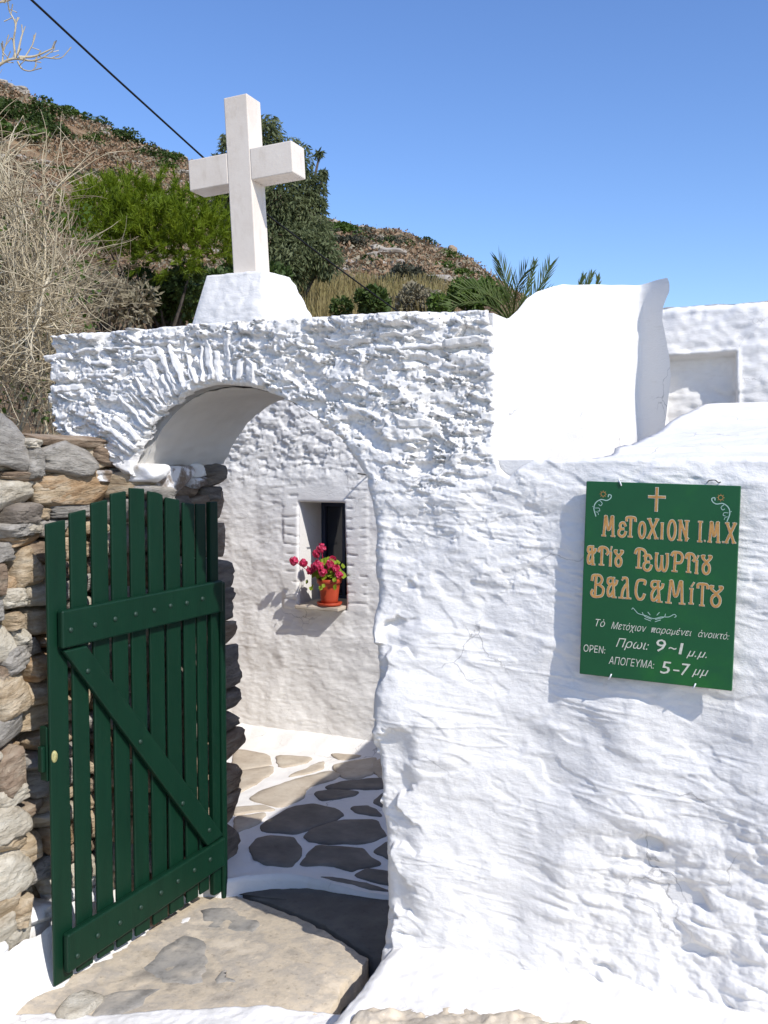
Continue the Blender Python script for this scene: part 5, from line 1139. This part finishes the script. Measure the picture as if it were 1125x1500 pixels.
for i, (path, wd) in enumerate((([(748, 478, 9.5), (742, 440, 9.4), (736, 410, 9.4), (728, 385, 9.3)], .30), ([(748, 478, 9.5), (765, 440, 9.5), (776, 410, 9.5), (781, 386, 9.5)], .13), ([(748, 478, 9.5), (775, 445, 9.6), (793, 415, 9.6), (803, 392, 9.6)], .26), ([(748, 478, 9.5), (720, 440, 9.3), (696, 425, 9.2), (672, 428, 9.1)], .28), ([(748, 478, 9.5), (715, 450, 9.2), (685, 445, 9.0), (655, 455, 8.9)], .28), ([(748, 478, 9.5), (752, 445, 9.2), (757, 420, 9.0), (768, 402, 8.9)], .30), ([(748, 478, 9.5), (735, 450, 9.0), (715, 436, 8.8), (702, 440, 8.7)], .26), ([(748, 478, 9.5), (770, 455, 9.2), (790, 440, 9.1), (815, 440, 9.1)], .24))):
    frond('frond', palm, b0, None, path, wd * 1.15, 18, 60 + i)
mb = MB(); mb.tube([(0, 0, -1.2), (.01, 0, -.6), (0, 0, .03)], [.11, .10, .07], 10); mb.obj('trunk', M['wood'], palm, True)
palm2 = empty('palm', pt(850, 470, 12)); tag(palm2, 'second palm, only frond tips showing above the parapet', 'palm'); b0 = Vector(palm2.location)
for i, (path, wd) in enumerate((([(850, 470, 12), (853, 440, 12), (858, 418, 12), (864, 404, 12)], .2), ([(850, 470, 12), (845, 440, 12), (848, 420, 12), (852, 407, 12)], .16), ([(850, 470, 12), (865, 440, 12), (872, 420, 12), (872, 408, 12)], .14))):
    frond('frond', palm2, b0, None, path, wd, 20, 90 + i)

# ------------------------------------------------------------------ dry thorn bush over the stone wall, bare branch, cable
def twigs(mb, p, d, L_, r0, depth, rr, curl=.5):
    n = 5; pts = [Vector(p)]; dv = Vector(d).normalized(); sway = Vector((rr.gauss(0, 1), rr.gauss(0, 1), rr.gauss(0, .7))).normalized() * curl
    for i in range(n):
        dv = (dv + sway * .16 + Vector((rr.gauss(0, .10), rr.gauss(0, .10), rr.gauss(0, .10) + .02))).normalized(); pts.append(pts[-1] + dv * L_ / n)
    mb.tube(pts, [r0 * (1 - .6 * i / n) for i in range(n + 1)], 3 if depth < 2 else 5, False)
    if depth:
        for k in range(rr.choice((3, 4, 5))):
            i = rr.randint(1, n); q = pts[i]; nd = (dv * .6 + Vector((rr.gauss(0, .65), rr.gauss(0, .65), rr.gauss(0, .55) + .12))).normalized(); twigs(mb, q, nd, L_ * rr.uniform(.5, .8), r0 * .62, depth - 1, rr, curl)
thorn = empty('thorn_bush', pt(40, 640, 4.3)); tag(thorn, 'leafless grey thorn bush spilling over the stone wall', 'bush'); b0 = Vector(thorn.location)
rr_ = random.Random(8)
def thorn_part(name, m, roots, sd, depth=3, r0=.007):
    mb = MB(); r = random.Random(sd)
    for (px, py, v_, tx, ty, tv) in roots:
        a = Vector(pt(px, py, v_)) - b0; b = Vector(pt(tx, ty, tv)) - b0; twigs(mb, a, b - a, (b - a).length, r0, depth, r, .45)
    return mb.obj(name, M[m], thorn, True)
roots = []
def top_line(px): return float(np.interp(px, [-150, 0, 30, 60, 100, 140, 175], [120, 165, 195, 225, 275, 320, 400]))
for k in range(170):
    px = rr_.uniform(-130, 86); v_ = rr_.uniform(4.0, 5.0); tx = px + rr_.uniform(-35, 32); t_ = top_line(tx) + 45 + 290 * rr_.random() ** 1.3
    roots.append((px, t_ + rr_.uniform(70, 150), v_, tx, t_, v_ + rr_.uniform(-.2, .2)))
thorn_part('twigs', 'twig', roots, 9, 2, .0058)
roots = []
for k in range(60):
    px = rr_.uniform(-100, 85); v_ = rr_.uniform(3.8, 4.4); a = rr_.uniform(0, 6.28); roots.append((px, rr_.uniform(400, 590), v_, px + 50 * math.cos(a) + 22, rr_.uniform(420, 600), v_ + rr_.uniform(-.3, .2)))
thorn_part('low_twigs', 'twig', roots, 10, 2, .0052)
roots = []
for k in range(90):
    px = rr_.uniform(-120, 80); v_ = rr_.uniform(4.8, 5.8); t_ = top_line(px) + 90 + 250 * rr_.random(); roots.append((px, t_ + 130, v_, px + rr_.uniform(-60, 60), t_, v_))
thorn_part('inner_twigs', 'twigdark', roots, 11, 2, .007)
r = np.random.RandomState(12); n = 1100
C = np.array([np.array(pt(r.uniform(-60, 150), r.uniform(300, 620), r.uniform(4.2, 5.0))) - np.array(b0) for _ in range(n)])
V, F = leaf_cards(C, np.full(n, .008), 1.7, r); link('sparse_leaves', fast('sparse_leaves', V, F, M['greenbush'], False), thorn)
roots = []
bare = empty('bare_branch', pt(-60, 170, 4.0)); tag(bare, 'bare pale branch reaching into the sky at top left', 'branch'); b0 = Vector(bare.location)
mb = MB(); r = random.Random(4)
def br_(pts, r0, r1=.0015):
    q = [Vector(pt(*p)) - b0 for p in pts]; q = bez(*q, n=4); mb.tube(q, [r0 + (r1 - r0) * i / (len(q) - 1) for i in range(len(q))], 5, False)
    for i in range(2, len(q) - 1):
        if r.random() < .55:
            d_ = ((q[i] - q[i - 1]).normalized() * .6 + Vector((r.gauss(0, .5), r.gauss(0, .5), r.gauss(0, .5) + .35))).normalized(); mb.tube([q[i], q[i] + d_ * .02, q[i] + d_ * r.uniform(.03, .05)], [.0022, .0018, .0024], 4, False)
br_([(-60, 170, 4), (-20, 132, 4), (0, 118, 4), (18, 105, 4), (35, 100, 4), (58, 103, 4), (75, 98, 4), (92, 86, 4)], .009)
br_([(35, 100, 4), (33, 75, 4), (36, 52, 4), (28, 35, 4), (26, 28, 4)], .005); br_([(38, 95, 4), (44, 70, 4), (50, 55, 4)], .005); br_([(40, 98, 4), (62, 97, 4), (84, 88, 4), (92, 84, 4)], .006)
br_([(38, 104, 4), (45, 115, 4), (58, 117, 4), (66, 108, 4)], .004); br_([(16, 106, 4), (18, 90, 4), (22, 80, 4)], .004); br_([(-30, 110, 4), (0, 98, 4), (12, 82, 4)], .005); br_([(50, 96, 4), (60, 80, 4), (65, 64, 4)], .003)
br_([(-60, 40, 4), (0, 26, 4), (20, 19, 4), (36, 10, 4), (42, -10, 4)], .006); br_([(-40, 20, 4), (0, 14, 4), (12, 4, 4), (20, -12, 4)], .006); br_([(10, 22, 4), (25, 20, 4), (38, 14, 4)], .004); br_([(75, 98, 4), (98, 100, 4), (109, 91, 4)], .003)
mb.obj('twigs', M['twig'], bare, True)
pts = []
for k in range(25):
    t = k / 24; px = -60 + 650 * t
    py = float(np.interp(px, [-60, 40, 170, 300, 400, 490, 570, 590], [-102, 0, 120, 237, 325, 392, 450, 464])); pts.append(pt(px, py, 6 + 5.5 * t))
mb = MB(); mb.tube(bez(*pts, n=2), .0085, 6); o = mb.obj('overhead_cable', M['cable'], None, True); tag(o, 'black overhead cable running down across the sky behind the cross', 'cable')
